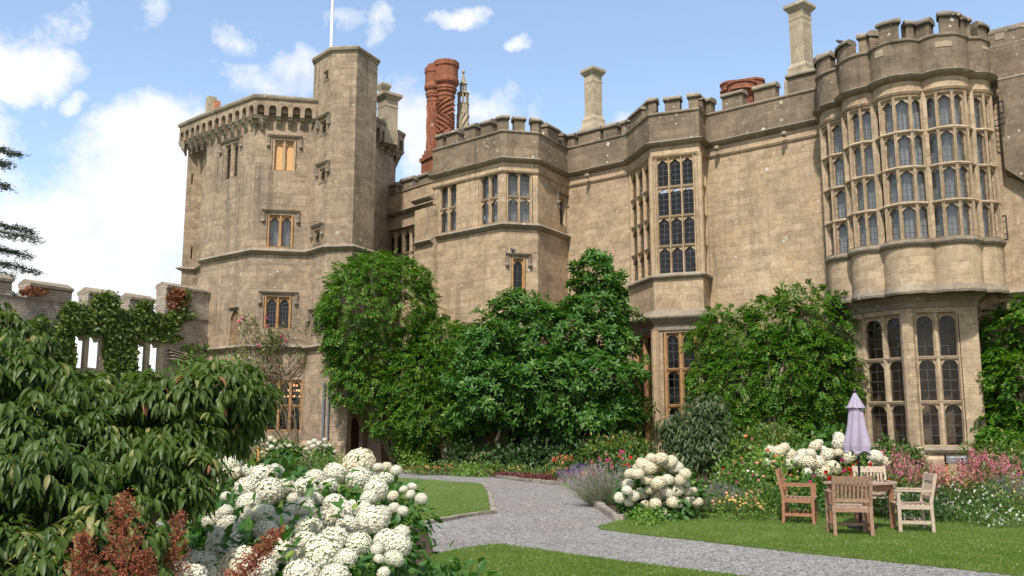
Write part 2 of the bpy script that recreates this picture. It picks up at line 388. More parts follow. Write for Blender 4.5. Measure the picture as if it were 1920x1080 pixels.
def sweep(mb, pts, z, prof, mat=0, caps=True, step=None):
    lines = [offset_line(pts, o) for o, _ in prof]
    cum = [0]
    for a, b in zip(pts, pts[1:]): cum.append(cum[-1] + (V2(b)-V2(a)).length)
    for j in range(len(prof)-1):
        for i in range(len(pts)-1):
            a, b, c, d = lines[j][i], lines[j][i+1], lines[j+1][i+1], lines[j+1][i]
            z0, z1 = z+prof[j][1], z+prof[j+1][1]
            vertical = abs(prof[j][0]-prof[j+1][0]) < 1e-6
            uv = [(cum[i],z0),(cum[i+1],z0),(cum[i+1],z1),(cum[i],z1)] if vertical else [(cum[i],z0+prof[j][0]),(cum[i+1],z0+prof[j][0]),(cum[i+1],z1+prof[j+1][0]),(cum[i],z1+prof[j+1][0])]
            mb.poly([(a.x,a.y,z0),(b.x,b.y,z0),(c.x,c.y,z1),(d.x,d.y,z1)], mat, uv)
    if caps and len(prof) > 2:
        mb.poly([(lines[j][0].x, lines[j][0].y, z+prof[j][1]) for j in range(len(prof))][::-1], mat)
        mb.poly([(lines[j][-1].x, lines[j][-1].y, z+prof[j][1]) for j in range(len(prof))], mat)
def arc_at(pts, px, z):
    best = None; s = 0
    for a, b in zip(pts, pts[1:]):
        L = (V2(b)-V2(a)).length
        for k in range(41):
            p = V2(a).lerp(V2(b), k/40); q = proj((p.x, p.y, z))[0]
            if best is None or abs(q-px) < best[0]: best = (abs(q-px), s+L*k/40)
        s += L
    return best[1]
def subline(pts, s0, s1):
    out = []; s = 0
    for a, b in zip(pts, pts[1:]):
        a, b = V2(a), V2(b); L = (b-a).length; e = s+L
        if e > s0 and s < s1:
            p = a.lerp(b, max(0, (s0-s)/L)); q = a.lerp(b, min(1, (s1-s)/L))
            if not out or (out[-1]-p).length > .02: out.append(p)
            if (out[-1]-q).length > .02: out.append(q)
        s = e
    return out
def wall(mb, pts, z0, z1, holes=None, mat=0, reveal=.3, s_start=0.0):
    """walls along a plan line; holes {segment: [(s0,s1,za,zb),...]} leave real openings with jambs"""
    cum = s_start
    for i in range(len(pts)-1):
        f = Fac(pts[i], pts[i+1]); hs = (holes or {}).get(i, [])
        S = sorted({0.0, f.L, *[round(max(0,min(f.L,h[k])),4) for h in hs for k in (0,1)]}); Z = sorted({z0, z1, *[min(z1,max(z0,h[k])) for h in hs for k in (2,3)]})
        for a, b in zip(S, S[1:]):
            for c, d in zip(Z, Z[1:]):
                mid = ((a+b)/2, (c+d)/2)
                if any(h[0] < mid[0] < h[1] and h[2] < mid[1] < h[3] for h in hs): continue
                mb.poly([f.W(a,c), f.W(b,c), f.W(b,d), f.W(a,d)], mat, [(cum+a,c),(cum+b,c),(cum+b,d),(cum+a,d)])
        for (a, b, c, d) in hs:
            r = -reveal
            mb.poly([f.W(a,c), f.W(a,d), f.W(a,d,r), f.W(a,c,r)], mat); mb.poly([f.W(b,d), f.W(b,c), f.W(b,c,r), f.W(b,d,r)], mat)
            mb.poly([f.W(a,d), f.W(b,d), f.W(b,d,r), f.W(a,d,r)], mat); mb.poly([f.W(b,c), f.W(a,c), f.W(a,c,r), f.W(b,c,r)], mat)
        cum += f.L
def hole_px(f, x0, y0, x1, y1):
    ym = (y0+y1)/2
    s0 = plane_hit(x0, ym, f.W(0,0), f.W(f.L,0))[0]; s1 = plane_hit(x1, ym, f.W(0,0), f.W(f.L,0))[0]
    xm = (x0+x1)/2
    zt = plane_hit(xm, y0, f.W(0,0), f.W(f.L,0))[1]; zb = plane_hit(xm, y1, f.W(0,0), f.W(f.L,0))[1]
    return (max(.03, s0), min(f.L-.03, s1), zb, zt)
def arch_pts(a, r, kind, n=8):
    out = []
    for k in range(n+1):
        x = -a + 2*a*k/n; q = min(1.0, abs(x)/max(a, 1e-4))
        if kind == 'round': y = r*math.sqrt(max(0, 1-q**2.4))
        elif kind == 'cusp':
            y = r*max(0.0, 1-q**1.7); y -= .16*r*max(0, math.cos((q-.55)*math.pi/.3)) if .4 < q < .7 else 0
        else: y = r*max(0.0, 1-q**2.1)**.75
        out.append((x, y))
    return out
def lights(fr, gl, f, s0, s1, z0, z1, cols, rows, kind='pointed', mull=.11, back=0.0, lead=(2,5), rise=.42, king=False, gmat=0, side=None, skip=()):
    """stone mullions, transoms and arched heads (fr) and leaded panes (gl) in one opening"""
    side = mull if side is None else side
    cw = (s1-s0-2*side+mull)/cols if cols > 0 else 0
    tr = .11; ch = (z1-z0-.02)/rows
    def mullion(s, w, za, zb, n0=-.03, n1=-.26):
        n0 += back; n1 += back; nm = n0-.09
        q = [(-w/2,n1),(-w/2,nm),(-w*.2,n0),(w*.2,n0),(w/2,nm),(w/2,n1)]
        for a, b in zip(q, q[1:]): fr.poly([f.W(s+a[0],za,a[1]), f.W(s+b[0],za,b[1]), f.W(s+b[0],zb,b[1]), f.W(s+a[0],zb,a[1])])
    for k in range(cols+1):
        s = s0+side-mull/2 + k*cw
        if k == 0: mullion(s0+side/2, side, z0, z1, -.004)
        elif k == cols: mullion(s1-side/2, side, z0, z1, -.004)
        else: mullion(s, mull*(1.35 if king and k == cols//2 else 1), z0, z1, -.01 if king and k == cols//2 else -.03)
    for r in range(rows+1):
        z = z0 + r*ch
        n0 = -.012+back; n1 = -.26+back; h = tr if 0 < r < rows else tr*1.0
        za = z-h/2 if r else z0-.03; zb = za+h
        if r == rows: za = z1-h*.6; zb = z1
        fr.poly([f.W(s0,za,n0-.03), f.W(s1,za,n0-.03), f.W(s1,zb-.03,n0), f.W(s0,zb-.03,n0)])
        fr.poly([f.W(s0,zb-.03,n0), f.W(s1,zb-.03,n0), f.W(s1,zb+.01,n1), f.W(s0,zb+.01,n1)])
        fr.poly([f.W(s0,za,n0-.03), f.W(s0,za,n1), f.W(s1,za,n1), f.W(s1,za,n0-.03)])
    for r in range(rows):
        for k in range(cols):
            if (k, r) in skip: continue
            a0 = s0+side-mull/2 + k*cw + mull/2; a1 = a0+cw-mull; c = (a0+a1)/2; hw = (a1-a0)/2
            b0 = z0+r*ch+.04; b1 = z0+(r+1)*ch-.06
            rs = min(hw*2*rise, (b1-b0)*.6)
            ap = arch_pts(hw, rs, kind); nf = -.09+back; nb = -.2+back
            for p, q in zip(ap, ap[1:]):
                zp, zq = b1-.03-rs+p[1], b1-.03-rs+q[1]
                fr.poly([f.W(c+p[0],zp,nf), f.W(c+q[0],zq,nf), f.W(c+q[0],b1+.03,nf), f.W(c+p[0],b1+.03,nf)])
                fr.poly([f.W(c+p[0],zp,nf), f.W(c+p[0],zp,nb), f.W(c+q[0],zq,nb), f.W(c+q[0],zq,nf)])
            gz = -.17+back
            # each pane row is its own island, set a hair out of true as old glass is
            nr = lead[1]; nc = lead[0]
            for i in range(nr):
                for j in range(nc):
                    g0 = a0-.01+(a1-a0+.02)*j/nc; g1 = a0-.01+(a1-a0+.02)*(j+1)/nc; h0 = b0+(b1-b0)*i/nr; h1 = b0+(b1-b0)*(i+1)/nr
                    t0, t1, t2 = [random.uniform(-.004,.004) for _ in range(3)]
                    gl.poly([f.W(g0,h0,gz+t0), f.W(g1,h0,gz+t0+t1), f.W(g1,h1,gz+t0+t1+t2), f.W(g0,h1,gz+t0+t2)], gmat)
            for j in range(nc+1):
                g0 = a0+(a1-a0)*j/nc; gl.poly([f.W(g0-.009,b0,gz+.014), f.W(g0+.009,b0,gz+.014), f.W(g0+.009,b1,gz+.014), f.W(g0-.009,b1,gz+.014)], 1)
            for i in range(1, nr):
                h0 = b0+(b1-b0)*i/nr; gl.poly([f.W(a0,h0-.009,gz+.016), f.W(a1,h0-.009,gz+.016), f.W(a1,h0+.009,gz+.016), f.W(a0,h0+.009,gz+.016)], 1)
def hood(mb, f, h, drop=.35, out=.12, ext=.14, th=.13, sc=1.0):
    if h[1]-h[0] < .6: drop, out, ext, th, sc = .2, .08, .07, .08, .5
    s0, s1, z0, z1 = h; s0 -= ext; s1 += ext; zt = z1+.12
    def bar(a, b, c, d, o=out):
        mb.hexa([f.W(a,c,-.01), f.W(b,c,-.01), f.W(b,c,o*.55), f.W(a,c,o*.55), f.W(a,d,-.01), f.W(b,d,-.01), f.W(b,d-.04,o), f.W(a,d-.04,o)])
    bar(s0-.09, s1+.09, zt, zt+th); bar(s0-.085, s0+.03, zt-drop, zt-.003, out*.85); bar(s1-.03, s1+.085, zt-drop, zt-.003, out*.85)
    q = sc
    for s in (s0-.03, s1+.03):
        mb.lathe(f.W(s, zt-drop-.14*q, .05), [(.02*q,0),(.08*q,.03*q),(.1*q,.09*q),(.08*q,.15*q),(.03*q,.17*q)], 8)
def flat_poly(mb, pts, z, mat=0): mb.poly([(p[0],p[1],z) for p in pts], mat)
STRING = [(0,-.16),(.05,-.14),(.16,-.05),(.20,0),(.16,.03),(0,.14)]
CORNICE = [(0,-.14),(.06,-.12),(.2,-.06),(.26,.01),(.2,.05),(.02,.12)]
FRIEZE = [(0,-.60),(.05,-.58),(.09,-.5),(.03,-.46),(.02,-.15)]
SILL = [(0,-.1),(.06,-.08),(.14,.0),(.14,.05),(0,.16)]
COPE = [(.06,-.02),(.09,.02),(.09,.08),(.0,.17),(-.38,.19),(-.46,.1),(-.46,.0),(-.42,-.02)]

def sw(name, mats, parent, pts, z, prof, jitter=.006, caps=True):
    mb = MB(); sweep(mb, pts, z, prof, caps=caps); return mb.build(name, mats, parent, jitter=jitter)
# ================================================================ the main range of the castle
ZS = 12.94; ZL = 5.87; ZSILL = 7.46; ZC = 14.15; ZT = 14.72
V = [G(812.6,331.6,ZS), G(943,298,ZS), G(1008,302,ZS), G(1063,329,ZS)]
Cb = [G(1162,298,ZS), G(1220,272,ZS), G(1310,261,ZS), G(1327,275,ZS)]
wallA = G(1063,329,ZS); wallB = G(1562,221,ZS)
wu = (V2(wallB)-V2(wallA)).normalized()
def onwall(px, z): 
    s, _ = plane_hit(px, proj((wallA.x,wallA.y,z))[1], wallA, wallB); p = V2(wallA)+wu*s; return p
C0 = V2(wallA)+wu*((V2(Cb[0])-V2(wallA)).dot(wu)); C3 = V2(wallA)+wu*((V2(Cb[3])-V2(wallA)).dot(wu))
Cb = [C0, V2(Cb[1]), V2(Cb[2]), C3]
wnn = Vector((wu.y,-wu.x))
K = [onwall(1566, ZS), V2(G(1577,189,ZS)), V2(G(1632,163,ZS)), V2(G(1724,142,ZS)), V2(G(1812,138,ZS)), onwall(1856, ZS)]
K = [K[0]] + [k-wnn*.2 for k in K[1:5]] + [K[5]]
wend = V2(wallA)+wu*28.0
range_root = empty('castle_range', (V[0].x, V[0].y, 0), 'long battlemented golden stone range with three tall bay windows, right of the octagonal tower', 'castle wing')
R = range_root
def lobe(a, b, bulge, n=4):
    a, b = V2(a), V2(b); c = (b-a).length; t = (b-a)/c; nn = Vector((t.y, -t.x)); sg = c*bulge
    rad = (c*c/4+sg*sg)/(2*sg); out = []; half = math.asin(min(1, c/2/rad)); half = half if sg < rad else math.pi-half
    for k in range(n+1):
        an = -half+2*half*k/n; out.append((a+b)/2 + t*(rad*math.sin(an)) + nn*(sg-rad + rad*math.cos(an)))
    return out
LB = [lobe(K[0],K[1],.36), lobe(K[1],K[2],.29), lobe(K[2],K[3],.31), lobe(K[3],K[4],.31), lobe(K[4],K[5],.3)]
def joined(lobes):
    out = [lobes[0][0]]
    for l in lobes: out += l[1:]
    return out
OR = joined([lobe(K[0],K[1],.36,10), lobe(K[1],K[2],.29,10), lobe(K[2],K[3],.31,12), lobe(K[3],K[4],.31,12), lobe(K[4],K[5],.3,10)])
# ---- walls with real openings
wm = MB(); cm = MB(); dark = MB()
f01, f12, f23 = Fac(V[0],V[1]), Fac(V[1],V[2]), Fac(V[2],V[3])
h_b1a = hole_px(f01, 821, 343, 858, 435); h_b1b = hole_px(f01, 897, 323, 936, 421); h_b1c = hole_px(f12, 949, 318, 999, 417)
h_b1d = hole_px(f23, 1049, 372, 1061, 424); h_b1e = hole_px(f12, 958, 485, 986, 545)
zb = h_b1c[2]; h_b1a = (*h_b1a[:2], zb, h_b1c[3]); h_b1b = (*h_b1b[:2], zb, h_b1c[3])
h_b1f = hole_px(f12, 950, 770, 985, 850)
holes1 = {0:[h_b1a, h_b1b], 1:[h_b1c, h_b1e, h_b1f], 2:[h_b1d]}
line1 = [V2(G(700,420,12.0))+Vector((-.0,1.2)), V2(V[0])+Vector((.25,1.0)), *[V2(p) for p in V], C0]
wall(wm, [V2(p) for p in V]+[C0], 0, ZS+.05, holes1)
fa, fb, fc = Fac(Cb[0],Cb[1]), Fac(Cb[1],Cb[2]), Fac(Cb[2],Cb[3])
up = (ZSILL+.06, 12.36)
hc = [(.16, fa.L-.14, *up), (.16, fb.L-.2, *up), (.1, fc.L-.1, *up)]
lo = (1.0, 5.25)
hcl = [(.2, fa.L-.3, *lo), (.3, fb.L-.3, *lo), (.1, fc.L-.08, *lo)]
wall(wm, Cb, 0, ZS+.05, {0:[hc[0],hcl[0]], 1:[hc[1],hcl[1]], 2:[hc[2],hcl[2]]})
fm = Fac(C3, K[0])
wall(wm, [C3, K[0]], 0, ZS+.05)
fk = Fac(K[0], K[5]); hk = hole_px(fk, 1843, 765, 1864, 836)
wall(wm, [K[0], K[5]], 0, ZL+.3, {0:[hk]})
fr_ = Fac(K[5], wend)
wall(wm, [K[5], wend], 0, ZS+.05)
# hidden back and roof keep the rooms dark
bk = [V2(V[0])+Vector((.15,6.0)), V2(V[0])+Vector((2,9)), wend+Vector((7,6)), wend]
wall(wm, [wend, bk[2], bk[1], bk[0], V2(V[0])], 0, ZS+.05)
wm.build('wall', ['wall_stone'], R)
rf = MB()
for z in (6.3, 13.2): flat_poly(rf, offset_line([V2(p) for p in V]+Cb+OR+[wend], -.03)+[bk[2], bk[1], bk[0]], z)
rf.build('roof', ['lead'], R)
# ---- parapet
pm = MB(); pc = MB()
full = [V2(p) for p in V] + Cb + OR + [wend]
parline = offset_line(full, .06)
sweep(pm, parline, 0, [(0,ZS+.1),(0,ZC),(-.4,ZC),(-.4,ZS)])
CC = [(.0,-.02),(.05,.0),(.06,.05),(-.02,.1),(-.38,.1),(-.44,.04),(-.44,-.02)]
sweep(pc, parline, ZC+.004, CC)
def merlon(line, x0, x1, z0, z1, mb=None, cp=None, cov=COPE, rows=None):
    a, b = sorted((arc_at(line, x0, z1), arc_at(line, x1, z1)))
    if b-a < .12: return
    sl = subline(line, a, b); z1 += random.uniform(-.035,.035)
    sweep(mb, sl, 0, [(-.004,z0-.02),(-.004,z1),(-.396,z1),(-.396,z0-.02)])
    sl2 = subline(line, max(0,a-.05), b+.05); sweep(cp, sl2, z1, cov)
for (a, b) in [(817,831),(838,859),(870,891),(900,923),(933,954),(965,984),(997,1015),(1026,1047),(1054,1076),(1084,1126),(1132,1157),(1165,1177),(1181,1204),(1210,1230),(1247,1274),(1291,1311),(1316,1334),(1354,1392),(1415,1455),(1475,1532),(1544,1556),
               (1568,1589),(1609,1630),(1646,1684),(1698,1713),(1719,1741),(1760,1796),(1803,1818)]:
    zt = ZT
    if (a,b) == (1475,1532): zt = ZT+.15
    if a in (1646,1760): zt = ZT+.1
    merlon(parline, a, b, ZC, zt, pm, pc)
a = arc_at(parline, 1832, ZT)
tot = sum((parline[i+1]-parline[i]).length for i in range(len(parline)-1))
sl = subline(parline, a, tot); sweep(pm, sl, 0, [(-.003,ZC-.02),(-.003,ZT-.1),(-.397,ZT-.1),(-.397,ZC-.02)]); sweep(pc, sl, ZT-.1, COPE)
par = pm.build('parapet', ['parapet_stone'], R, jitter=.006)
pc.build('coping', ['coping_stone'], par, jitter=.012)
# ---- string courses, cornices, sills
sw('cornice', ['coping_stone'], R, full, ZS, CORNICE)
fz = MB(); sweep(fz, full, ZS, FRIEZE); fz.build('frieze', ['wall_stone'], R)
zmid = 10.05
sw('string_course', ['coping_stone'], R, [V2(p) for p in V], zmid, STRING)
sw('window_sill', ['coping_stone'], R, Cb, ZSILL, SILL); sw('cornice', ['coping_stone'], R, Cb, ZL, [(0,-.55),(.05,-.53),(.05,-.3),(.14,-.22),(.3,-.06),(.32,0),(.26,.06),(0,.3)])
sw('window_sill', ['coping_stone'], R, offset_line(OR,.03), ZSILL-.03, [(-.02,-.12),(.03,-.1),(.08,-.02),(.08,.04),(0,.1)])
# gargoyle heads and water spouts on the cornice
for (x, z) in ((1108,12.62),(1352,12.62),(1480,12.62)):
    gm = MB(); p = onwall(x, z); n = Vector((wu.y,-wu.x)); c = Vector((p.x+n.x*.28, p.y+n.y*.28, z))
    gm.lathe(c+Vector((0,0,-.14)), [(.04,.03),(.10,.07),(.12,.15),(.09,.22),(.04,.26)], 9)
    gm.lathe(c+Vector((n.x*.13,n.y*.13,-.1)), [(.03,0),(.07,.05),(.06,.12),(.02,.16)], 8)
    gm.build('gargoyle', ['coping_stone'], R, smooth=True)
# pale new stones let into the parapet
for (x, y, wd, hh) in ((1648,100,.32,.24),(1770,82,.5,.2),(1878,64,.3,.3),(1852,118,.35,.2),(1850,92,.4,.12)):
    nm = MB(); s = arc_at(parline, x, 13.7); sl = subline(parline, s-wd/2, s+wd/2)
    p = sl[len(sl)//2]; zz = CAMH + ray(x,y).z/ray(x,y).y*p.y
    sweep(nm, sl, 0, [(0,zz-hh/2),(.012,zz-hh/2+.004),(.012,zz+hh/2-.004),(0,zz+hh/2)])
    nm.build('patch_stone', ['chimney_stone'], R)
# ---- windows
def window(parent, jobs, name='window', mats=('frame_stone',), gmats=('glass','lead'), hoodon=None, curtain=None, room=None, label=None):
    fr, gl = MB(), MB()
    for j in jobs: lights(fr, gl, *j[:7], **j[7])
    w_ = fr.build(name, list(mats), parent)
    if label: w_['label'] = label
    gl.build('pane', list(gmats), w_)
    if hoodon:
        hm = MB(); hood(hm, hoodon[0], hoodon[1]); hm.build('hood_mould', ['coping_stone'], w_, jitter=.004)
    if curtain:
        cu = MB()
        for (f, s0, s1, z0, z1) in curtain:
            n = max(3, int((s1-s0)/.05)); 
            for k in range(n):
                a, b = s0+(s1-s0)*k/n, s0+(s1-s0)*(k+1)/n
                na, nb_ = -.42+.045*math.sin(a*31+s0), -.42+.045*math.sin(b*31+s0)
                cu.poly([f.W(a,z0,na), f.W(b,z0,nb_), f.W(b,z1,nb_), f.W(a,z1,na)])
        cu.build('curtain', ['curtain'], w_, smooth=True)
    return w_
P2 = dict(kind='cusp', lead=(2,5), mull=.09, back=.04)
window(R, [(f01, *h_b1a, 2, 2, dict(kind='cusp', lead=(3,6), mull=.12))], curtain=[(f01, h_b1a[0], h_b1a[1], h_b1a[2], h_b1a[3])])
window(R, [(f01, *h_b1b, 2, 2, dict(kind='cusp', lead=(3,6), mull=.12))], curtain=[(f01, h_b1b[0], h_b1b[1], h_b1b[2], h_b1b[3])])
window(R, [(f12, *h_b1c, 2, 2, dict(kind='cusp', lead=(3,6), mull=.12))], curtain=[(f12, h_b1c[0], h_b1c[1], h_b1c[2], h_b1c[3])])
window(R, [(f23, *h_b1d, 1, 1, dict(kind='flat', lead=(2,6), rise=.1, mull=.06))], hoodon=(f23, h_b1d))
window(R, [(f12, *h_b1e, 1, 1, dict(kind='pointed', lead=(2,3), mull=.14))], hoodon=(f12, h_b1e), mats=('rust_frame',))
window(R, [(f12, *h_b1f, 1, 1, dict(kind='pointed', lead=(3,6), mull=.12))])
window(R, [(fa, *hc[0], 3, 4, P2)]); window(R, [(fb, *hc[1], 3, 4, P2)]); window(R, [(fc, *hc[2], 2, 4, P2)])
Q2 = dict(kind='round', lead=(2,4), mull=.2, rise=.33, side=.16)
window(R, [(fa, *hcl[0], 2, 3, Q2)], gmats=('dark_glass','lead'), mats=('rust_frame',)); window(R, [(fb, *hcl[1], 2, 3, Q2)], gmats=('dark_glass','lead'), mats=('rust_frame',)); window(R, [(fc, *hcl[2], 1, 3, Q2)], gmats=('dark_glass','lead'), mats=('rust_frame',))
# moulded panels between the lights: ribs on the big bay, rising as one pier at each angle
for p in Cb[1:3]:
    pr = MB(); pr.lathe((p.x, p.y, 0), [(.34,0),(.32,.6),(.24,.85),(.2,.9),(.17,1.0),(.17,5.3),(.2,5.4)], 8); pr.build('corner_pier', ['frame_stone'], R)
    pr = MB(); pr.lathe((p.x, p.y, ZSILL+.1), [(.1,0),(.1,4.7),(.13,4.82)], 8); pr.build('angle_shaft', ['frame_stone'], R)
# ---- great oriel: five bowed lobes, each one window of four rows
zrow = (ZSILL+.06, 12.3)
ob = MB(); cup = MB()
sweep(ob, OR, 0, [(0,ZL),(0,ZSILL-.1)])
ob.build('oriel_base', ['oriel_stone'], R)
o3 = MB(); sweep(o3, OR, 0, [(0,12.28),(0,ZS)]); o3.build('oriel_head', ['oriel_stone'], R)
for li, L in enumerate(LB):
    jobs = []; cur = []
    for i in range(4):
        f = Fac(L[i], L[i+1]); jobs.append((f, 0, f.L, *zrow, 1, 4, dict(kind='cusp', lead=(2,5), mull=.12, side=.038, back=.07)))
        cur.append((f, -.0, f.L, zrow[0], zrow[1]))
    w_ = window(R, jobs, mats=('oriel_stone',))
    cu = MB(); fine = lobe(L[0], L[4], [.36,.29,.31,.31,.3][li], 44); q = offset_line(fine, -.3)
    q = [q[j] + (q[j]-fine[j])*.13*math.sin(j*1.9+li) for j in range(len(q))]
    sweep(cu, [K[li]-wnn*.34] + q[3:-3] + [K[li+1]-wnn*.34], 0, [(0,zrow[0]-.1),(0,zrow[1]+.3)]); cu.build('curtain', ['curtain'], w_, smooth=True)
    # curved transoms proud of the mullions, and roll mouldings on the angles
    tm = MB(); ch = (zrow[1]-zrow[0]-.02)/4
    for r in range(1, 4): sw('transom', ['oriel_stone'], w_, L, zrow[0]+r*ch, [(-.1,-.07),(.05,-.05),(.08,.0),(.03,.06),(-.1,.08)])
    for p in L[1:4]:
        cup = MB(); cup.lathe((p.x,p.y,zrow[0]-.02), [(.032,0),(.032,zrow[1]-zrow[0])], 6); cup.build('shaft', ['oriel_stone'], w_)
for k in K[1:5]: cup = MB(); cup.lathe((k.x,k.y,zrow[0]), [(.12,0),(.12,zrow[1]-zrow[0]+.1)], 6); cup.build('angle_shaft', ['oriel_stone'], R)
sc = MB(); sweep(sc, offset_line(OR,.0), ZL, [(0,-.08),(.05,-.07),(.07,.0),(.05,.07),(0,.2)]); sc.build('corbel_course', ['coping_stone'], R, jitter=.01)
# open iron casements
def casement(f, s, z0, z1, ang, wd=.42, parent=R):
    c = MB(); a = math.radians(ang); u = f.u*math.cos(a) + f.n*math.sin(a); o = f.W(s, 0, .02)
    def P(t, z): return o + u*t + Vector((0,0,z))
    def rod(p, q, r=.014): c.tube([p, q], r, 4)
    for t in (0, wd/3, 2*wd/3, wd): rod(P(t,z0), P(t,z1), .02 if t in (0, wd) else .011)
    n = 5
    for k in range(n+1): z = z0+(z1-z0)*k/n; rod(P(0,z), P(wd,z), .02 if k in (0,n) else .011)
    c.build('casement', ['iron'], parent)
for (xa, xb, ya, yb) in ((1853,1871,198,240), (1858,1876,410,454), (1561,1577,452,490)):
    o_ = onwall(xa if xa > 1700 else xb, ZS if ya < 300 else 9); A_ = V2(D(xa if xa > 1700 else xb, (ya+yb)/2, o_.y-.45)); sg = 1 if xa > 1700 else -1
    ua = (wu*sg + wnn*.35).normalized(); f_ = Fac(A_, A_+ua*sg) if sg > 0 else Fac(A_, A_-ua)
    z1_ = D(xa, ya, A_.y).z; z0_ = D(xa, yb, A_.y).z; c = MB(); o3 = Vector((A_.x,A_.y,0)); u3 = Vector((ua.x,ua.y,0)); wd3 = .52
    for t in (0,wd3/3,2*wd3/3,wd3): c.tube([o3+u3*t+Vector((0,0,z0_)), o3+u3*t+Vector((0,0,z1_))], .022 if t in (0,wd3) else .013, 4)
    for k in range(5): z = z0_+(z1_-z0_)*k/4; c.tube([o3+Vector((0,0,z)), o3+u3*wd3+Vector((0,0,z))], .022 if k in (0,4) else .013, 4)
    c.build('casement', ['iron'], R)
# ---- ground floor prow under the oriel
Pr = [onwall(1583, ZL), V2(G(1597,567,ZL)), V2(G(1697,553,ZL)), V2(G(1829,549,ZL)), onwall(1838, ZL)]
pw = MB()
g1, g2 = Fac(Pr[1],Pr[2]), Fac(Pr[2],Pr[3])
hl = hole_px(g1, 1620, 590, 1696, 832); hr = hole_px(g2, 1713, 586, 1806, 832)
zz0, zz1 = .98, 5.28
hl = (hl[0], g1.L-.12, zz0, zz1); hr = (.2, hr[1], zz0, zz1)
g3 = Fac(Pr[3], Pr[4]); hs = (.1, max(.3, g3.L-.1), zz0, zz1)
wall(pw, Pr, 0, ZL, {1:[hl], 2:[hr], 3:[hs]} if g3.L > .6 else {1:[hl], 2:[hr]}, reveal=.3)
sweep(pw, Pr, 0, [(.14,0),(.14,.62),(.04,.72),(0,.73)]); 
prow = pw.build('bay_wall', ['oriel_stone'], R)
sw('window_sill', ['coping_stone'], R, Pr, .93, [(0,-.12),(.1,-.1),(.14,-.02),(.1,.06),(0,.08)]); sm = MB(); sweep(sm, Pr, ZL, [(0,-.45),(.05,-.43),(.05,-.25),(.14,-.18),(.26,-.06),(.28,0),(.22,.06),(-.1,.2)])
flat_poly(sm, offset_line(Pr,.05), ZL+.06); sm.build('cornice', ['coping_stone'], R, jitter=.008)
pp = MB(); pp.lathe((Pr[2].x,Pr[2].y,0), [(.5,0),(.48,.5),(.3,.75),(.27,.97),(.22,1.0),(.22,5.4)], 8, rot=.39); pp.build('corner_pier', ['wall_stone'], R)
Q3 = dict(kind='round', lead=(2,4), mull=.2, rise=.36, side=.1)
window(R, [(g1, *hl, 2, 3, Q3)], gmats=('dark_glass','lead'), mats=('oriel_stone',)); window(R, [(g2, *hr, 2, 3, Q3)], gmats=('dark_glass','lead'), mats=('oriel_stone',))
if g3.L > .6: window(R, [(g3, *hs, 1, 3, Q3)], mats=('rust_frame',))
window(R, [(fk, *hk, 1, 1, dict(kind='flat', rise=.1, lead=(2,5), mull=.05))])
# right hand pier with its raking foot
bp_ = MB(); s_, _ = plane_hit(1888, 300, K[5], wend)
bs0 = s_
fR = Fac(K[5], wend)
bp_.hexa([fR.W(bs0+.5,9.2,0), fR.W(bs0+3,8.2,0), fR.W(bs0+3,8.2,.35), fR.W(bs0+.5,9.5,.35), fR.W(bs0,ZS-.1,0), fR.W(bs0+3,ZS-.1,0), fR.W(bs0+3,ZS-.1,.35), fR.W(bs0,ZS-.1,.35)])
bp_.hexa([fR.W(bs0-.02,9.7,0), fR.W(bs0+.6,9.3,0), fR.W(bs0+.6,9.3,.34), fR.W(bs0-.02,9.9,.34), fR.W(bs0-.02,ZS-.12,0), fR.W(bs0+.6,ZS-.12,0), fR.W(bs0+.6,ZS-.12,.34), fR.W(bs0-.02,ZS-.12,.34)])
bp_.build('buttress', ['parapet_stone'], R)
sm2 = MB(); sweep(sm2, [K[5], wend], ZL, STRING); sm2.build('string_course', ['coping_stone'], R, jitter=.006)
# ---- recessed link wall beside the stair turret
ZA = 11.8
A0, A1 = V2(G(690,417,ZA)), V2(G(818,380,ZA))
fA = Fac(A0, A1)
hA = hole_px(fA, 718, 428, 779, 520)
lm_ = MB(); wall(lm_, [A0, A1], 0, ZA+.05, {0:[hA]}, reveal=.45)
sweep(lm_, [A0, A1], 0, [(.0,ZA),(.0,12.82),(-.4,12.82),(-.4,ZA)])
wall(lm_, [A1, A1+Vector((1,5)), A0+Vector((0,5)), A0], 0, ZA+.05)
flat_poly(lm_, [A0,A1,A1+Vector((1,5)),A0+Vector((0,5))], ZA+.04)
lm_.build('link_wall', ['wall_stone'], R)
lc, lp = MB(), MB()
la = [A0, A1]
for (a, b) in ((700,712),(722.5,743),(753,774),(783,800)): merlon(la, a, b, 12.82, 13.28, lp, lc)
sweep(lc, la, 12.824, CC)
sw('cornice', ['coping_stone'], R, la, ZA, CORNICE)
lp_ = lp.build('parapet', ['parapet_stone'], R, jitter=.006); lc.build('coping', ['coping_stone'], lp_, jitter=.01)
window(R, [(fA, *hA, 4, 2, dict(kind='cusp', lead=(2,3), mull=.13, king=True, back=-.15, rise=.8))], mats=('frame_stone',))
bt = MB(); p = plane_hit(800, 400, fA.W(0,0), fA.W(fA.L,0))[0]
bt.hexa([fA.W(p-.25,0,0), fA.W(p+1.2,0,0), fA.W(p+1.2,0,.5), fA.W(p-.25,0,.5), fA.W(p-.25,ZA-.3,0), fA.W(p+1.2,ZA-.3,0), fA.W(p+1.2,ZA-.3,.5), fA.W(p-.25,ZA-.3,.5)])
bt.build('buttress', ['wall_stone'], R)
sw('string_course', ['coping_stone'], R, [fA.W(p-.25,0,.5), fA.W(p+1.2,0,.5)], 11.9, CORNICE); sw('string_course', ['coping_stone'], R, [fA.W(p-.1,0,.5), fA.W(p+1.2,0,.5)], 9.9, STRING)
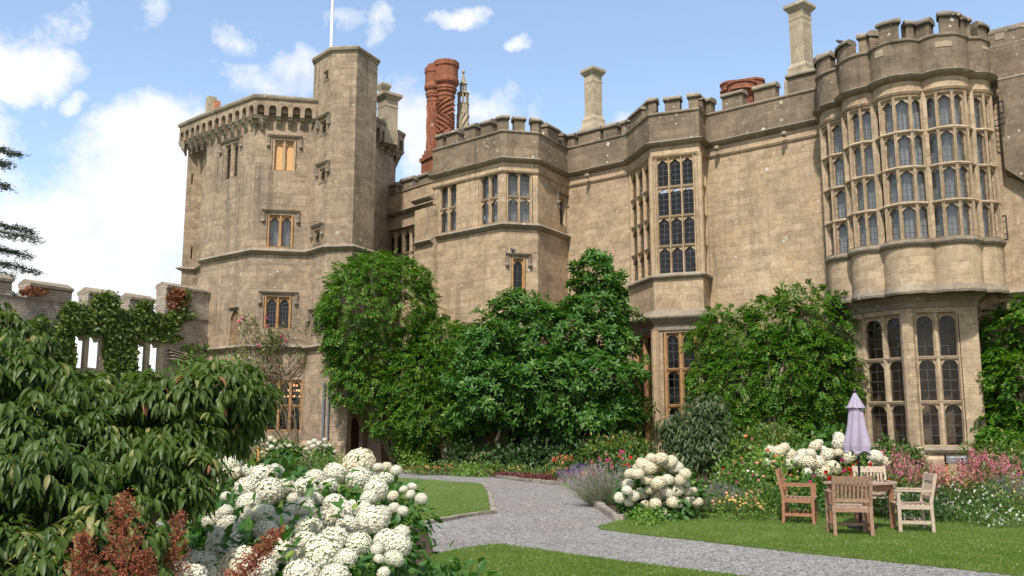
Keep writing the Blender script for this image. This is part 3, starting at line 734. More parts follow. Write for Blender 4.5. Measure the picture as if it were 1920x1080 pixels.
# drainpipes
def pipe(name, x, y0, y1, dist, r=.055, parent=R, out=0):
    p0, p1 = D(x, y0, dist), D(x, y1, dist); b = D(x, (y0+y1)/2, dist); mb = MB()
    mb.tube([(b.x,b.y,p0.z), (b.x,b.y,p1.z)], r, 8)
    z = p0.z-.1
    while z > p1.z: mb.lathe((b.x,b.y,z-.05), [(r*1.35,0),(r*1.35,.1)], 8); z -= 2.4
    return mb.build(name, ['pipe_grey'], parent, smooth=False)
pipe('drainpipe', 703, 352, 500, V2(A0).y-.35, .07)
# ---- chimneys
def shaft(parent, x, ytop, ybot, dist, wid, cap=True, name='chimney', matn='chimney_stone', base=True, plinth=1.3):
    top = D(x, ytop, dist); bot = D(x, ybot, dist); c = D(x, (ytop+ybot)/2, dist); mb = MB(); h = wid/2; H = top.z
    r2 = h*1.414
    prof = [(r2*1.05,bot.z-1.2),(r2*1.0,bot.z)]
    if base: prof = [(r2*1.7,bot.z-1.2),(r2*1.7,bot.z-.1),(r2*1.3,bot.z+.35),(r2*1.3,bot.z+.5),(r2,bot.z+.7)]
    prof += [(r2,H-.75)]
    if cap: prof += [(r2*1.05,H-.72),(r2*1.05,H-.62),(r2,H-.6),(r2,H-.38),(r2*1.2,H-.3),(r2*1.5,H-.16),(r2*1.5,H-.04),(r2*1.3,H)]
    else: prof += [(r2,H)]
    mb.lathe((c.x,c.y,0), prof, 4, rot=math.radians(45-50))
    mb.poly([(c.x+h*.6*a, c.y+h*.6*b, H+.01) for a,b in ((-1,-1),(1,-1),(1,1),(-1,1))], 1)
    return mb.build(name, [matn,'dark_room'], parent)
shaft(R, 1112.5, 131, 245, 41.5, .60); shaft(R, 1502, 10, 150, 36.2, .66)
# twisted brick stacks
def twisted(parent, x, ytop, ybot, dist, rad, turns, matn, name, lobes=8, sgn=1, zig=False, capr=1.5):
    top = D(x, ytop, dist); bot = D(x, ybot, dist); c = D(x, (ytop+ybot)/2, dist); mb = MB(); n = lobes*6
    z0, z1 = bot.z, top.z; hz = z1-z0; S = 90; rings = []
    for k in range(S+1):
        t = k/S; z = z0+hz*t; capz = .72
        ring = []
        for i in range(n):
            an = 2*math.pi*i/n
            if t < .13: r = rad*1.08; rr = r*(1+.0*an)
            elif t < capz:
                tt = (t-.13)/(capz-.13)
                if zig: ph = lobes*an + sgn*turns*2*math.pi*abs(((tt*2.5) % 1)-.5)*2
                else: ph = lobes*an + sgn*tt*turns*2*math.pi
                q = abs(((ph/(2*math.pi)) % 1)-.5)*2
                rr = rad*(1 + .30*(q-.5))
            else:
                tt = (t-capz)/(1-capz)
                st_ = [1.0,1.08,1.02,1.14,1.22,1.14,1.28,1.36,1.36,1.27,1.27,1.27,1.27,1.27,1.36,1.36]
                s_ = 1+(st_[min(15,int(tt*16))]-1)*(capr-1)/.36
                rr = rad*s_*(.97+.045*abs(math.cos(4*an)))
            ring.append((c.x+rr*math.cos(an), c.y+rr*math.sin(an), z))
        rings.append(ring)
    for a, b in zip(rings, rings[1:]):
        for i in range(n): mb.poly([a[i], a[(i+1)%n], b[(i+1)%n], b[i]])
    mb.poly(rings[-1])
    return mb.build(name, [matn], parent), c
twisted(R, 835, 119, 372, 45.2, .46, 3.2, 'brick_red', 'brick_chimney', 7, 1, True)
twisted(R, 820, 125, 372, 45.5, .40, 3.0, 'brick_red', 'brick_chimney', 7, -1)
twisted(R, 811, 130, 372, 45.2, .31, 3.4, 'brick_red', 'brick_chimney', 7, 1)
bb = MB(); c = D(812, 330, 45.2); bb.box((c.x+.2,c.y+.1,c.z-1.7), (1.25,1.2,5.0), .6); bb.box((c.x+.2,c.y+.1,c.z+.9), (1.4,1.35,.2), .6); bb.box((c.x+.2,c.y+.1,c.z+1.1), (1.2,1.15,.2), .6); bb.box((c.x+.2,c.y+.1,c.z+1.3), (1.05,1.0,.2), .6); bb.build('chimney_base', ['brick_red'], R)
for x, r in ((1375,.42),(1393,.5),(1413,.42)): twisted(R, x, 153 if x == 1413 else 158, 260, 41.5 if x != 1393 else 40.9, r*.95, 2, 'brick_red', 'brick_chimney', 7)
ch_, cc_ = twisted(R, 868, 196, 262, 46.0, .31, 2.4, 'chimney_stone', 'spiral_chimney', 8, -1, False, 1.0)
ln = MB(); zt_ = D(868, 196, 46).z
for k in range(8):
    an = math.pi/4*k; ln.box((cc_.x+.26*math.cos(an), cc_.y+.26*math.sin(an), zt_+.28), (.07,.07,.62), an)
ln.lathe((cc_.x,cc_.y,zt_-.03), [(.33,0),(.35,.03),(.33,.06)], 8); ln.lathe((cc_.x,cc_.y,zt_+.56), [(.33,0),(.35,.04),(.31,.1),(.2,.14)], 8)
for k in range(8):
    an = math.pi/4*k; ln.box((cc_.x+.16*math.cos(an), cc_.y+.16*math.sin(an), zt_+.9), (.05,.05,.5), an)
ln.lathe((cc_.x,cc_.y,zt_+.56), [(.05,-.6),(.05,.5)], 6)
ln.lathe((cc_.x,cc_.y,zt_+1.1), [(.21,0),(.22,.05),(.14,.14),(.06,.5),(.04,.62),(.09,.68),(.09,.78),(.02,.84)], 8); ln.build('lantern', ['chimney_stone'], ch_)
# ================================================================ the octagonal tower
ZU = 9.2
T = [V2(G(377,490,ZU)), V2(G(475,470,ZU))]
uBC = (V2(G(579,474,ZU))-T[1]).normalized(); Ct = T[1]+uBC*3.75
def rot2(v, a): a = math.radians(a); return Vector((v.x*math.cos(a)-v.y*math.sin(a), v.x*math.sin(a)+v.y*math.cos(a)))
Dt = Vector((-5.85,43.5)); Et = Vector((-6.7,46.8)); 
TW = [T[0], T[1], Ct, Dt, Et, Et+Vector((-3.2,1.6)), T[0]+Vector((-.6,4.6))]
tower = empty('castle_tower', (T[1].x, T[1].y, 0), 'tall octagonal stone tower with corbelled parapet and higher stair turret, left of the range', 'tower')
ft0, ft1 = Fac(TW[0],TW[1]), Fac(TW[1],TW[2])
th = {'a': hole_px(ft0, 418, 270, 448, 335), 'n': hole_px(ft0, 425, 577, 448, 648),
      'b': hole_px(ft1, 510, 263, 556, 321), 'c': hole_px(ft1, 500, 403, 551, 464), 'd': hole_px(ft1, 494, 556, 547, 617), 'e': hole_px(ft1, 497, 712, 569, 809)}
tm = MB(); ZTT = 15.25
wall(tm, TW+[TW[0]], 0, ZTT+.6, {0:[th['a'],th['n']], 1:[th['b'],th['c'],th['d'],th['e']]}, reveal=.32)
tm.build('wall', ['tower_stone'], tower)
rf = MB(); flat_poly(rf, TW, ZTT+.5)
for z in (4.0, 8.6, 12.1): flat_poly(rf, TW, z)
rf.build('roof', ['lead'], tower)
# slender clasping turret at the far left corner
L0 = V2(G(341,498,ZU)); L1 = V2(G(368,500,ZU)); L2 = T[0]+Vector((.15,.1))
LT = [L0+Vector((.9,2.4)), L0+Vector((0,.25)), L1*.55+L0*.45+Vector((0,-.1)), L1, L2]
LT = [L0+Vector((.7,2.2)), L0, L1, L2]
lt = MB(); fl = Fac(L0, L1)
sl1, sl2 = hole_px(fl, 357, 325, 364, 347), hole_px(fl, 356, 462, 363, 487)
wall(lt, LT, 0, ZTT+.2, {1:[sl1, sl2]}); lt.build('turret_wall', ['tower_stone'], tower)
for h_ in (sl1, sl2): window(tower, [(fl, *h_, 1, 1, dict(kind='pointed', lead=(1,3), mull=.08, side=.05))])
# parapet on corbels
tp, tcorb, tcope = MB(), MB(), MB()
TP = [L0, V2(L1)+Vector((-.05,-.05)), TW[0], TW[1], TW[2], TW[3], TW[4], TW[5]]
TPm = [L0+Vector((.7,2.2)), L0, TW[0]+Vector((.0,-.05)), TW[1], TW[2], TW[3], TW[4], TW[5]]
off = .38
outl = offset_line(TPm, off)
ZP0, ZP1, ZP2 = 15.27, 15.80, 16.12
for i in range(len(outl)-1):
    f = Fac(outl[i], outl[i+1]); n = max(1, round(f.L/.54)); wdt = f.L/n
    for k in range(n):
        a = wdt*k; c = a+wdt/2; hw = wdt*.31; ap = arch_pts(hw, hw*.95, 'round', 8)
        for p, q in zip(ap, ap[1:]):
            zp, zq = ZP1-.05-hw*.95+p[1], ZP1-.05-hw*.95+q[1]
            tp.poly([f.W(c+p[0],zp), f.W(c+q[0],zq), f.W(c+q[0],ZP1), f.W(c+p[0],ZP1)])
            tp.poly([f.W(c+p[0],zp,0), f.W(c+p[0],zp,-.24), f.W(c+q[0],zq,-.24), f.W(c+q[0],zq,0)])
        for (s0, s1, sd_) in ((a, c-hw, 1), (c+hw, a+wdt, -1)):
            tp.poly([f.W(s0,ZP0), f.W(s1,ZP0), f.W(s1,ZP1), f.W(s0,ZP1)])
            tp.poly([f.W(s0,ZP0), f.W(s0,ZP0,-.24), f.W(s1,ZP0,-.24), f.W(s1,ZP0)])
        for s_ in (c-hw, c+hw): tp.poly([f.W(s_,ZP0), f.W(s_,ZP1-.05), f.W(s_,ZP1-.05,-.24), f.W(s_,ZP0,-.24)])
    ns = range(n+1)
    for k in ns:
        s = min(max(wdt*k, .0), f.L); w2 = wdt*.19
        for (d0, d1, za, zb2) in ((-.02,-off-.02,15.08,15.28), (-.17,-off-.02,14.90,15.076), (-.31,-off-.02,14.74,14.896)):
            tcorb.hexa([f.W(s-w2,za+.05,d0-.07), f.W(s+w2,za+.05,d0-.07), f.W(s+w2,za-.06,d1), f.W(s-w2,za-.06,d1), f.W(s-w2,zb2,d0), f.W(s+w2,zb2,d0), f.W(s+w2,zb2,d1), f.W(s-w2,zb2,d1)])
sweep(tp, outl, 0, [(0,ZP1),(0,ZP2),(-.35,ZP2),(-.35,ZP0+.2),(-.24,ZP0+.2),(-.24,ZP1)])
sweep(tcope, outl, ZP2, [(0,-.12),(.07,-.08),(.1,0),(.08,.07),(-.1,.14),(-.4,.12)])
tpo = tp.build('parapet', ['tower_stone'], tower); tcope.build('coping', ['coping_stone'], tpo, jitter=.012); tcorb.build('corbel_table', ['coping_stone'], tower, jitter=.01)
# windows of the tower
window(tower, [(ft0, *th['a'], 2, 1, dict(kind='pointed', lead=(2,6), mull=.16, rise=.5, king=True))], hoodon=(ft0, th['a']), mats=('tower_stone',))
wb = window(tower, [(ft1, *th['b'], 2, 1, dict(kind='round', lead=(1,1), mull=.16, rise=.5, side=.14))], hoodon=(ft1, th['b']), gmats=('blind_wood','blind_wood'), label='window of two arched lights closed by orange boards')
window(tower, [(ft1, *th['c'], 2, 1, dict(kind='pointed', lead=(3,7), mull=.16, rise=.5, side=.14))], hoodon=(ft1, th['c']), mats=('rust_frame',), curtain=[(ft1, *th['c'])])
window(tower, [(ft1, *th['d'], 2, 1, dict(kind='pointed', lead=(3,7), mull=.16, rise=.5, side=.14))], hoodon=(ft1, th['d']), mats=('rust_frame',))
window(tower, [(ft1, *th['e'], 3, 2, dict(kind='pointed', lead=(3,6), mull=.15, rise=.5))], hoodon=None, mats=('rust_frame',))
nb_ = MB(); hn = th['n']; nb_.poly([ft0.W(hn[0],hn[2],-.2), ft0.W(hn[1],hn[2],-.2), ft0.W(hn[1],hn[3],-.2), ft0.W(hn[0],hn[3],-.2)])
fr2, gl2 = MB(), MB(); lights(fr2, gl2, ft0, hn[0], hn[1], hn[2], hn[3], 1, 1, kind='pointed', mull=.12, rise=.6); nf = fr2.build('blocked_doorway', ['tower_stone'], tower); nb_.build('rubble_infill', ['rubble_fill'], nf)
# string courses
for args in ((TW[:4], ZU, STRING), (LT, ZU-.15, [(o*.8,z*.8) for o,z in STRING]), (TW[:3], 5.0, STRING)): sw('string_course', ['coping_stone'], tower, *args)
# stair turret
S = [V2(G(577,474,ZU)), V2(G(611,464,ZU)), V2(G(660,463,ZU)), V2(G(700,475,ZU))]
S5 = S[3]+Vector((-.6,1.5)); SP = S+[S5, S5+Vector((-.9,.7)), S[0]+Vector((-.1,1.6))]
st_m = MB(); fs0, fs2 = Fac(SP[0],SP[1]), Fac(SP[2],SP[3])
ZST = 18.2
slits = [hole_px(fs0,608,132,618,151), hole_px(fs0,601,225,614,253), hole_px(fs0,599,314,612,342), hole_px(fs0,589,430,602,458), hole_px(fs0,584,588,599,627)]
hd = hole_px(fs2, 655, 784, 682, 880); hd = (hd[0], hd[1], 0, hd[3])
hd = (hd[0], min(hd[1], fs2.L-.12), 0.0, 2.1)
wall(st_m, SP+[SP[0]], 0, ZST, {0:slits, 2:[hd]})
st_m.build('stair_turret', ['tower_stone'], tower)
sx = MB(); SPc = SP+[SP[0]]
sweep(sx, SPc, ZST, [(0,-.22),(.03,-.2),(.03,-.14),(.1,-.1),(.12,0),(.08,.06),(-.2,.12)], caps=False); flat_poly(sx, SP, ZST+.1)
sx.build('coping', ['coping_stone'], tower, jitter=.008)
for z_ in (ZU, 4.95): sw('string_course', ['coping_stone'], tower, SPc[:5], z_, STRING)
for i, h_ in enumerate(slits):
    window(tower, [(fs0, *h_, 1, 1, dict(kind='pointed', lead=(1,4) if i < 3 else (2,5), mull=.05, side=.045, rise=.6, back=.06))], hoodon=(fs0, h_) if i in (1,2,3,4) else None, mats=('tower_stone',))
# lower stage of the turret, a little stouter, plinth and buttress beside the door
lw = MB(); sweep(lw, SPc[:3], 0, [(.16,0),(.16,.85),(.05,1.0),(0,1.01)]); 
lw.hexa([fs2.W(fs2.L-.1,0,0), fs2.W(fs2.L+1.6,0,0), fs2.W(fs2.L+1.6,0,.75), fs2.W(fs2.L-.1,0,.75), fs2.W(fs2.L-.1,1.2,0), fs2.W(fs2.L+1.6,1.2,0), fs2.W(fs2.L+1.5,1.1,.6), fs2.W(fs2.L-.05,1.1,.6)])
lw.hexa([fs2.W(fs2.L,1.1,0), fs2.W(fs2.L+1.4,1.1,0), fs2.W(fs2.L+1.4,1.1,.5), fs2.W(fs2.L,1.1,.5), fs2.W(fs2.L,4.6,0), fs2.W(fs2.L+1.4,4.6,0), fs2.W(fs2.L+1.4,4.2,.45), fs2.W(fs2.L,4.2,.45)])
lw.build('plinth', ['wall_stone'], tower)
dm = MB(); dm.box(fs2.W((hd[0]+hd[1])/2, 1.05, -.2), (hd[1]-hd[0]+.02, .06, 2.12), ax=Matrix((fs2.u, fs2.n, Vector((0,0,1)))).transposed())
for k in range(1,5): dm.box(fs2.W(hd[0]+(hd[1]-hd[0])*k/5, 1.05, -.168), (.012,.01,2.0), ax=Matrix((fs2.u, fs2.n, Vector((0,0,1)))).transposed())
dr = dm.build('door', ['door_wood'], tower)
fr3, gl3 = MB(), MB(); lights(fr3, gl3, fs2, hd[0], hd[1], 0.02, hd[3], 1, 1, kind='pointed', mull=.14, rise=.5); fr3.build('door_surround', ['wall_stone'], tower)
# lichen-orange hopper pipes on the tower foot
pipe('drainpipe', 606, 717, 855, 37.6, .06, tower); pipe('drainpipe', 615, 722, 850, 37.55, .04, tower)
# turret chimneys
shaft(tower, 396, 183, 208, 44, .42, False, 'chimney', 'chimney_stone', False); shaft(tower, 406, 190, 208, 44, .3, False, 'chimney', 'terracotta', False)
shaft(tower, 727, 178, 228, 42.2, .72, True, 'chimney', 'chimney_stone', False); shaft(tower, 719, 158, 228, 44, .38, True, 'chimney', 'chimney_stone', False)
# flagpole
pb = D(621, 84, 38.6); fp = MB(); fp.tube([(pb.x,pb.y,ZST+.08),(pb.x,pb.y,ZST+5)], [.07,.05], 8)
fp.lathe((pb.x,pb.y,ZST+.08), [(.16,0),(.16,.06),(.08,.14)], 8)
tag(fp.build('flagpole', ['white_paint']), 'white flagpole rising from the stair turret roof', 'flagpole')
# pigeon and jackdaw
def bird(p, yaw, label):
    b = MB(); 
    R3 = Matrix.Rotation(yaw, 3, 'Z'); P = Vector(p)
    pts = [(-.17,0,.05),(-.1,0,.08),(-.02,0,.1),(.06,0,.13),(.09,0,.18),(.12,0,.2),(.17,0,.19)]; rr = [.012,.035,.06,.055,.032,.032,.006]
    b.tube([P+R3@Vector(q) for q in pts], rr, 8)
    for s in (-.02,.02): b.tube([P+R3@Vector((0,s,0)), P+R3@Vector((0,s,.07))], .006, 4)
    tag(b.build('bird', ['bird_grey'], smooth=True), label, 'bird', 'birds perched on the stonework')
q = f12.W((h_b1e[0]+h_b1e[1])/2-.25, h_b1e[3]+.25, .07); bird(q, 2.6, 'grey pigeon resting on the hood mould of the single small window')
s = arc_at(parline, 1576, ZT+.2); p_ = subline(parline, s, s+.1)[0]; bird((p_.x+.05, p_.y+.2, ZT+.17), 2.2, 'dark bird perched on a merlon above the great oriel')
# ================================================================ ruined garden wall on the left
W1 = Vector((-13.55, 40.9)); W0 = Vector((-18.6, 32.2)); wd_ = (W0-W1).normalized(); W0x = W1+wd_*16
fW = Fac(W0x, W1)
def wz(px, py): return plane_hit(px, py, fW.W(0,0), fW.W(fW.L,0))
ruin = empty('ruined_wall', (W0.x, W0.y, 0), 'ruined battlemented rubble wall with empty arched windows, covered in ivy, left of the tower', 'wall')
rm = MB(); rc = MB()
base_z = 6.35
def o2(x0, y0, x1, y1):
    s0, z1 = wz(x0, y0); s1, _ = wz(x1, y0); _, z0 = wz((x0+x1)/2, y1); _, z1 = wz((x0+x1)/2, y0); return (s0, s1, z0, z1)
opens = [o2(140,628,160,690), o2(166,630,188,690), o2(257,641,273,696), o2(281,642,299,696), o2(88,640,100,700)]
opens = opens[:4]
wall(rm, [fW.W(0,0), fW.W(fW.L,0)], 0, base_z, {0: opens}, reveal=.16)
rear = [(opens[0][0], opens[1][1]+.75, opens[0][2]-.1, opens[0][3]+.2), (opens[2][0], opens[3][1]+.75, opens[2][2]-.1, opens[2][3]+.2)]
wall(rm, [fW.W(fW.L,0,-.6), fW.W(0,0,-.6)], 0, base_z, {0: [(fW.L-h[1], fW.L-h[0], h[2], h[3]) for h in rear]}, reveal=.44)
rm.poly([fW.W(0,base_z), fW.W(fW.L,base_z), fW.W(fW.L,base_z,-.6), fW.W(0,base_z,-.6)])
mer = [(-200,-150,None),(-120,-60,None),(-35,22,518),(52,135,534),(165,220,547),(243,290,558),(310,397,539)]
RC = [(.05,-.12),(.09,-.08),(.09,.02),(-.28,.2),(-.68,.02),(-.68,-.12)]
for (x0, x1, yt) in mer:
    s0, _ = wz(x0, 550); s1, _ = wz(x1, 550); s1 = min(s1, fW.L)
    zt = 7.05
    if yt: zt = wz((x0+x1)/2, yt)[1] - .06
    a, b = fW.W(s0,0), fW.W(s1,0)
    sweep(rm, [a, b], 0, [(.002,base_z-.02),(.002,zt),(-.602,zt),(-.602,base_z-.02)]); sweep(rc, [a, b], zt, RC)
sweep(rc, [fW.W(0,0), fW.W(fW.L,0)], base_z+.005, [(.02,-.06),(.04,0),(-.3,.08),(-.64,.0)])
# the taller length against the tower, stone slab roof strip and window tracery
s0, z0 = wz(308, 655); 
for k in range(4): 
    rc.hexa([fW.W(s0+.2,4.9-.14*k,.0), fW.W(fW.L,4.45-.14*k,.0), fW.W(fW.L,4.4-.14*k,.25+.14*k), fW.W(s0+.1,4.85-.14*k,.25+.14*k), fW.W(s0+.2,4.95-.14*k,.0), fW.W(fW.L,4.5-.14*k,.0), fW.W(fW.L,4.45-.14*k,.25+.14*k), fW.W(s0+.1,4.9-.14*k,.25+.14*k)])
rw = rm.build('rubble_masonry', ['rubble'], ruin, jitter=.02); rc.build('coping', ['coping_stone'], ruin, jitter=.02)
for pair in ((0,1),(2,3)):
    fr, gl = MB(), MB()
    for j in pair:
        h = opens[j]; hw = (h[1]-h[0])/2; c = (h[0]+h[1])/2; r = hw*.9; ap = arch_pts(hw, r, 'pointed', 8)
        for p, q in zip(ap, ap[1:]):
            zp, zq = h[3]-r+p[1], h[3]-r+q[1]
            for n_ in (-.04, -.15): fr.poly([fW.W(c+p[0],zp,n_), fW.W(c+q[0],zq,n_), fW.W(c+q[0],h[3]+.02,n_), fW.W(c+p[0],h[3]+.02,n_)])
            fr.poly([fW.W(c+p[0],zp,-.12), fW.W(c+p[0],zp,-.4), fW.W(c+q[0],zq,-.4), fW.W(c+q[0],zq,-.12)])
    a, b = opens[pair[0]], opens[pair[1]]
    for s in ((a[0]-.22,a[0]+.01),(a[1]-.01,b[0]+.01),(b[1]-.01,b[1]+.22)):
        fr.hexa([fW.W(s[0],a[2]-.1,0), fW.W(s[1],a[2]-.1,0), fW.W(s[1],a[2]-.1,.05), fW.W(s[0],a[2]-.1,.05), fW.W(s[0],a[3]+.15,0), fW.W(s[1],a[3]+.15,0), fW.W(s[1],a[3]+.15,.05), fW.W(s[0],a[3]+.15,.05)])
    fr.hexa([fW.W(a[0]-.3,a[2]-.24,0), fW.W(b[1]+.3,a[2]-.24,0), fW.W(b[1]+.3,a[2]-.24,.1), fW.W(a[0]-.3,a[2]-.24,.1), fW.W(a[0]-.3,a[2]-.105,0), fW.W(b[1]+.3,a[2]-.105,0), fW.W(b[1]+.3,a[2]-.105,.1), fW.W(a[0]-.3,a[2]-.105,.1)])
    fr.build('window_tracery', ['chimney_stone'], ruin, jitter=.008)
# ================================================================ ground
gp = MB(); flat_poly(gp, [(-400,-60),(400,-60),(400,1200),(-400,1200)], -.02); tag(gp.build('ground', ['turf']), kind='structure')
pathpts = [G(x,y,0) for x,y in [(640,880),(760,888),(905,893),(1060,912),(1110,945),(1180,985),(1400,1040),(2300,1200)]]
pm_ = MB(); pts = [(-9,36),(pathpts[1].x,pathpts[1].y),(pathpts[2].x,pathpts[2].y),(pathpts[3].x,pathpts[3].y),(G(1100,930).x,G(1100,930).y),(G(1150,975).x+.3,G(1150,975).y+.5),(G(1500,1000).x,G(1500,1000).y),(26,7),(26,-20),(-16,-20),(-16,30)]
pts_path = pts; flat_poly(pm_, pts, 0.0); tag(pm_.build('gravel_path', ['gravel']), kind='structure')
def curve_pts(P, n=8):
    out = []
    for i in range(len(P)):
        p0, p1, p2, p3 = P[i-1], P[i], P[(i+1) % len(P)], P[(i+2) % len(P)]
        for k in range(n):
            t = k/n; out.append(.5*((2*p1)+(-p0+p2)*t+(2*p0-5*p1+4*p2-p3)*t*t+(-p0+3*p1-3*p2+p3)*t**3))
    return out
def lawn(name, pix, z=.028, extra=(), smooth=True):
    P = [V2(G(x, y, z)) for x, y in pix] + [Vector(e) for e in extra]
    mb = MB(); n = len(P)
    if smooth:
        Q = []
        for i in range(n):
            a, b, c = P[i-1], P[i], P[(i+1) % n]
            if (a-b).length > 30 or (c-b).length > 30: Q.append(b); continue
            m = min(.6, (a-b).length*.3, (c-b).length*.3)
            p, q = b+(a-b).normalized()*m, b+(c-b).normalized()*m
            for k in range(5): t = k/4; Q.append(p*(1-t)**2 + b*2*t*(1-t) + q*t*t)
        P = Q
    # subdivide the rim and let it wander a little, as a cut turf edge does
    Q = []
    for i in range(len(P)):
        a, b = P[i], P[(i+1) % len(P)]; L = (b-a).length; k = max(1, min(120, int(L/.12)))
        for j in range(k):
            p = a.lerp(b, j/k); Q.append(p + Vector((math.sin(p.x*5.1+p.y*2.3)+math.sin(p.x*17+p.y*13)*.6, math.cos(p.x*4.3-p.y*3.1)+math.sin(p.y*19-p.x*7)*.6))*.012)
    flat_poly(mb, Q, z)
    for i in range(len(Q)):
        a, b = Q[i], Q[(i+1) % len(Q)]; mb.poly([(a.x,a.y,z),(a.x,a.y,-.01),(b.x,b.y,-.01),(b.x,b.y,z)], 1)
    return tag(mb.build(name, ['turf','turf']), kind='structure'), P
LAWN_L = [(740,895),(905,907),(918,922),(926,960),(880,966),(800,980),(640,1000),(400,1000),(420,905),(600,893)]
LAWN_R = [(1118,988),(1180,972),(1300,962),(1600,957),(1800,955),(2100,950),(2500,1010),(2300,1135),(1920,1076),(1500,1033),(1300,1010),(1180,997)]
LAWN_N = [(930,1019),(1000,1029),(1100,1044),(1250,1063),(1500,1094),(2000,1165),(1500,1800),(300,1800),(500,1080),(790,1046),(860,1030)]
_, PL = lawn('lawn', LAWN_L); _, PR = lawn('lawn', LAWN_R); _, PN = lawn('lawn', LAWN_N)
# beds of soil
def bed(name, pix, mat='soil', z=.02, extra=()):
    mb = MB(); P = [V2(G(x,y,0)) for x,y in pix]+[Vector(e) for e in extra]; flat_poly(mb, P, z)
    for i in range(len(P)):
        a, b = P[i], P[(i+1) % len(P)]; mb.poly([(a.x,a.y,z),(a.x,a.y,-.015),(b.x,b.y,-.015),(b.x,b.y,z)])
    tag(mb.build(name, [mat]), kind='structure')
bed('flower_bed', [(640,872),(760,884),(905,890),(1050,907),(1068,900),(1170,868),(1100,860),(640,858)], 'mulch', .03)
bed('flower_bed', [(1078,914),(1100,935),(1150,972),(1185,975),(1300,962),(1500,957),(1800,955),(2100,950),(2150,885),(1500,868),(1170,868)], 'soil', .045)
bed('flower_bed', [(200,920),(480,905),(640,890),(640,866),(200,866)], 'soil', .03)
bed('flower_bed', [(-600,1500),(-500,1000),(420,1005),(640,1002),(800,992),(812,1040),(790,1075),(640,1250)], 'soil', .05)
# edging stones
def edge_run(label, pix, h=.09, wd=.11):
    eg = MB()
    P = [V2(G(x,y,0)) for x,y in pix]
    for a, b in zip(P, P[1:]):
        L = (b-a).length; u = (b-a)/L; s = 0
        while s < L:
            l = min(random.uniform(.3,.6), L-s+.02); c = a+u*(s+l/2); an = math.atan2(u.y,u.x)
            eg.box((c.x,c.y,h/2-.01), (l-.02, wd*random.uniform(.85,1.1), h*random.uniform(.8,1.2)), an+random.uniform(-.03,.03)); s += l
    tag(eg.build('stone_kerb', ['edging'], jitter=.006), label, 'kerb', 'stone kerbs along the path')
edge_run('long low stone kerb between the back of the gravel path and the bed under the trees', [(745,886),(905,892),(1055,909)])
edge_run('low stone kerb round the pointed corner of the left lawn', [(904,908),(917,924),(926,963),(880,968),(790,985)], .07)
edge_run('raised kerb of rough stones between the gravel path and the lavender', [(1078,914),(1100,935),(1128,957),(1160,978),(1188,972)], .13, .15)
# ================================================================ foliage builders
def unit(a): return a/np.maximum(1e-9, np.linalg.norm(a, axis=1, keepdims=True))
def rnd_dirs(n): return unit(RNG.normal(size=(n,3)))
TPL = {  # vertices (across, along, up), faces
 'leaf2': (np.array([(0,0,0),(-.5,.45,.10),(0,1,0),(.5,.45,.10)]), [(0,3,2),(0,2,1)]),
 'leaf4': (np.array([(0,0,0),(-.42,.35,.12),(0,.4,0),(.42,.35,.12),(-.3,.75,.02),(.3,.75,.02),(0,1,-.10)]), [(0,2,1),(0,3,2),(1,2,6,4),(2,3,5,6)]),
 'droop': (np.array([(0,0,0),(-.34,.22,.05),(0,.22,-.02),(.34,.22,.05),(-.5,.5,-.06),(0,.5,-.15),(.5,.5,-.06),(-.32,.78,-.30),(0,.78,-.36),(.32,.78,-.30),(0,1.0,-.62)]),
    [(0,2,1),(0,3,2),(1,2,5,4),(2,3,6,5),(4,5,8,7),(5,6,9,8),(7,8,10),(8,9,10)]),
 'petal': (np.array([(0,0,0),(-.5,.5,.1),(0,.95,.22),(.5,.5,.1)]), [(0,3,2,1)]),
 'blade': (np.array([(-.5,0,0),(.5,0,0),(0,1,.25)]), [(0,1,2)]),
 'strap': (np.array([(-.5,0,0),(.5,0,0),(.45,.5,.1),(-.45,.5,.1),(0,1,-.15)]), [(0,1,2,3),(3,2,4)]),
}
def leaf_mesh(P, Dr, Nr, L, W, tpl='leaf2', mats=None, matidx=None):
    """one mesh of many leaves; P base points, Dr direction of the leaf, Nr the side it turns up"""
    tv, tf = TPL[tpl]; n = len(P); k = len(tv)
    Dr = unit(Dr); X = unit(np.cross(Dr, Nr)); Z = np.cross(X, Dr)
    L = np.broadcast_to(L, (n,)); W = np.broadcast_to(W, (n,))
    V_ = (P[:,None,:] + X[:,None,:]*(tv[None,:,0,None]*W[:,None,None]) + Dr[:,None,:]*(tv[None,:,1,None]*L[:,None,None]) + Z[:,None,:]*(tv[None,:,2,None]*L[:,None,None])).reshape(-1,3)
    lens = np.array([len(f) for f in tf]); flat = np.concatenate([np.array(f) for f in tf])
    idx = (flat[None,:] + (np.arange(n)*k)[:,None]).reshape(-1)
    totals = np.tile(lens, n); starts = np.concatenate([[0], np.cumsum(totals)[:-1]])
    me = bpy.data.meshes.new('foliage'); me.vertices.add(n*k); me.vertices.foreach_set('co', V_.reshape(-1).astype(np.float32))
    me.loops.add(len(idx)); me.loops.foreach_set('vertex_index', idx.astype(np.int32))
    me.polygons.add(len(totals)); me.polygons.foreach_set('loop_start', starts.astype(np.int32)); me.polygons.foreach_set('loop_total', totals.astype(np.int32))
    if matidx is not None: me.polygons.foreach_set('material_index', np.repeat(matidx, len(tf)).astype(np.int32))
    me.update(calc_edges=True); return me
def leaves(name, parent, mats, P, Dr, Nr, L, W, tpl='leaf2', matidx=None, local=False):
    me = leaf_mesh(np.asarray(P), np.asarray(Dr), np.asarray(Nr), L, W, tpl, None, matidx); me.name = name
    return put(me, name, parent, mats, not local)
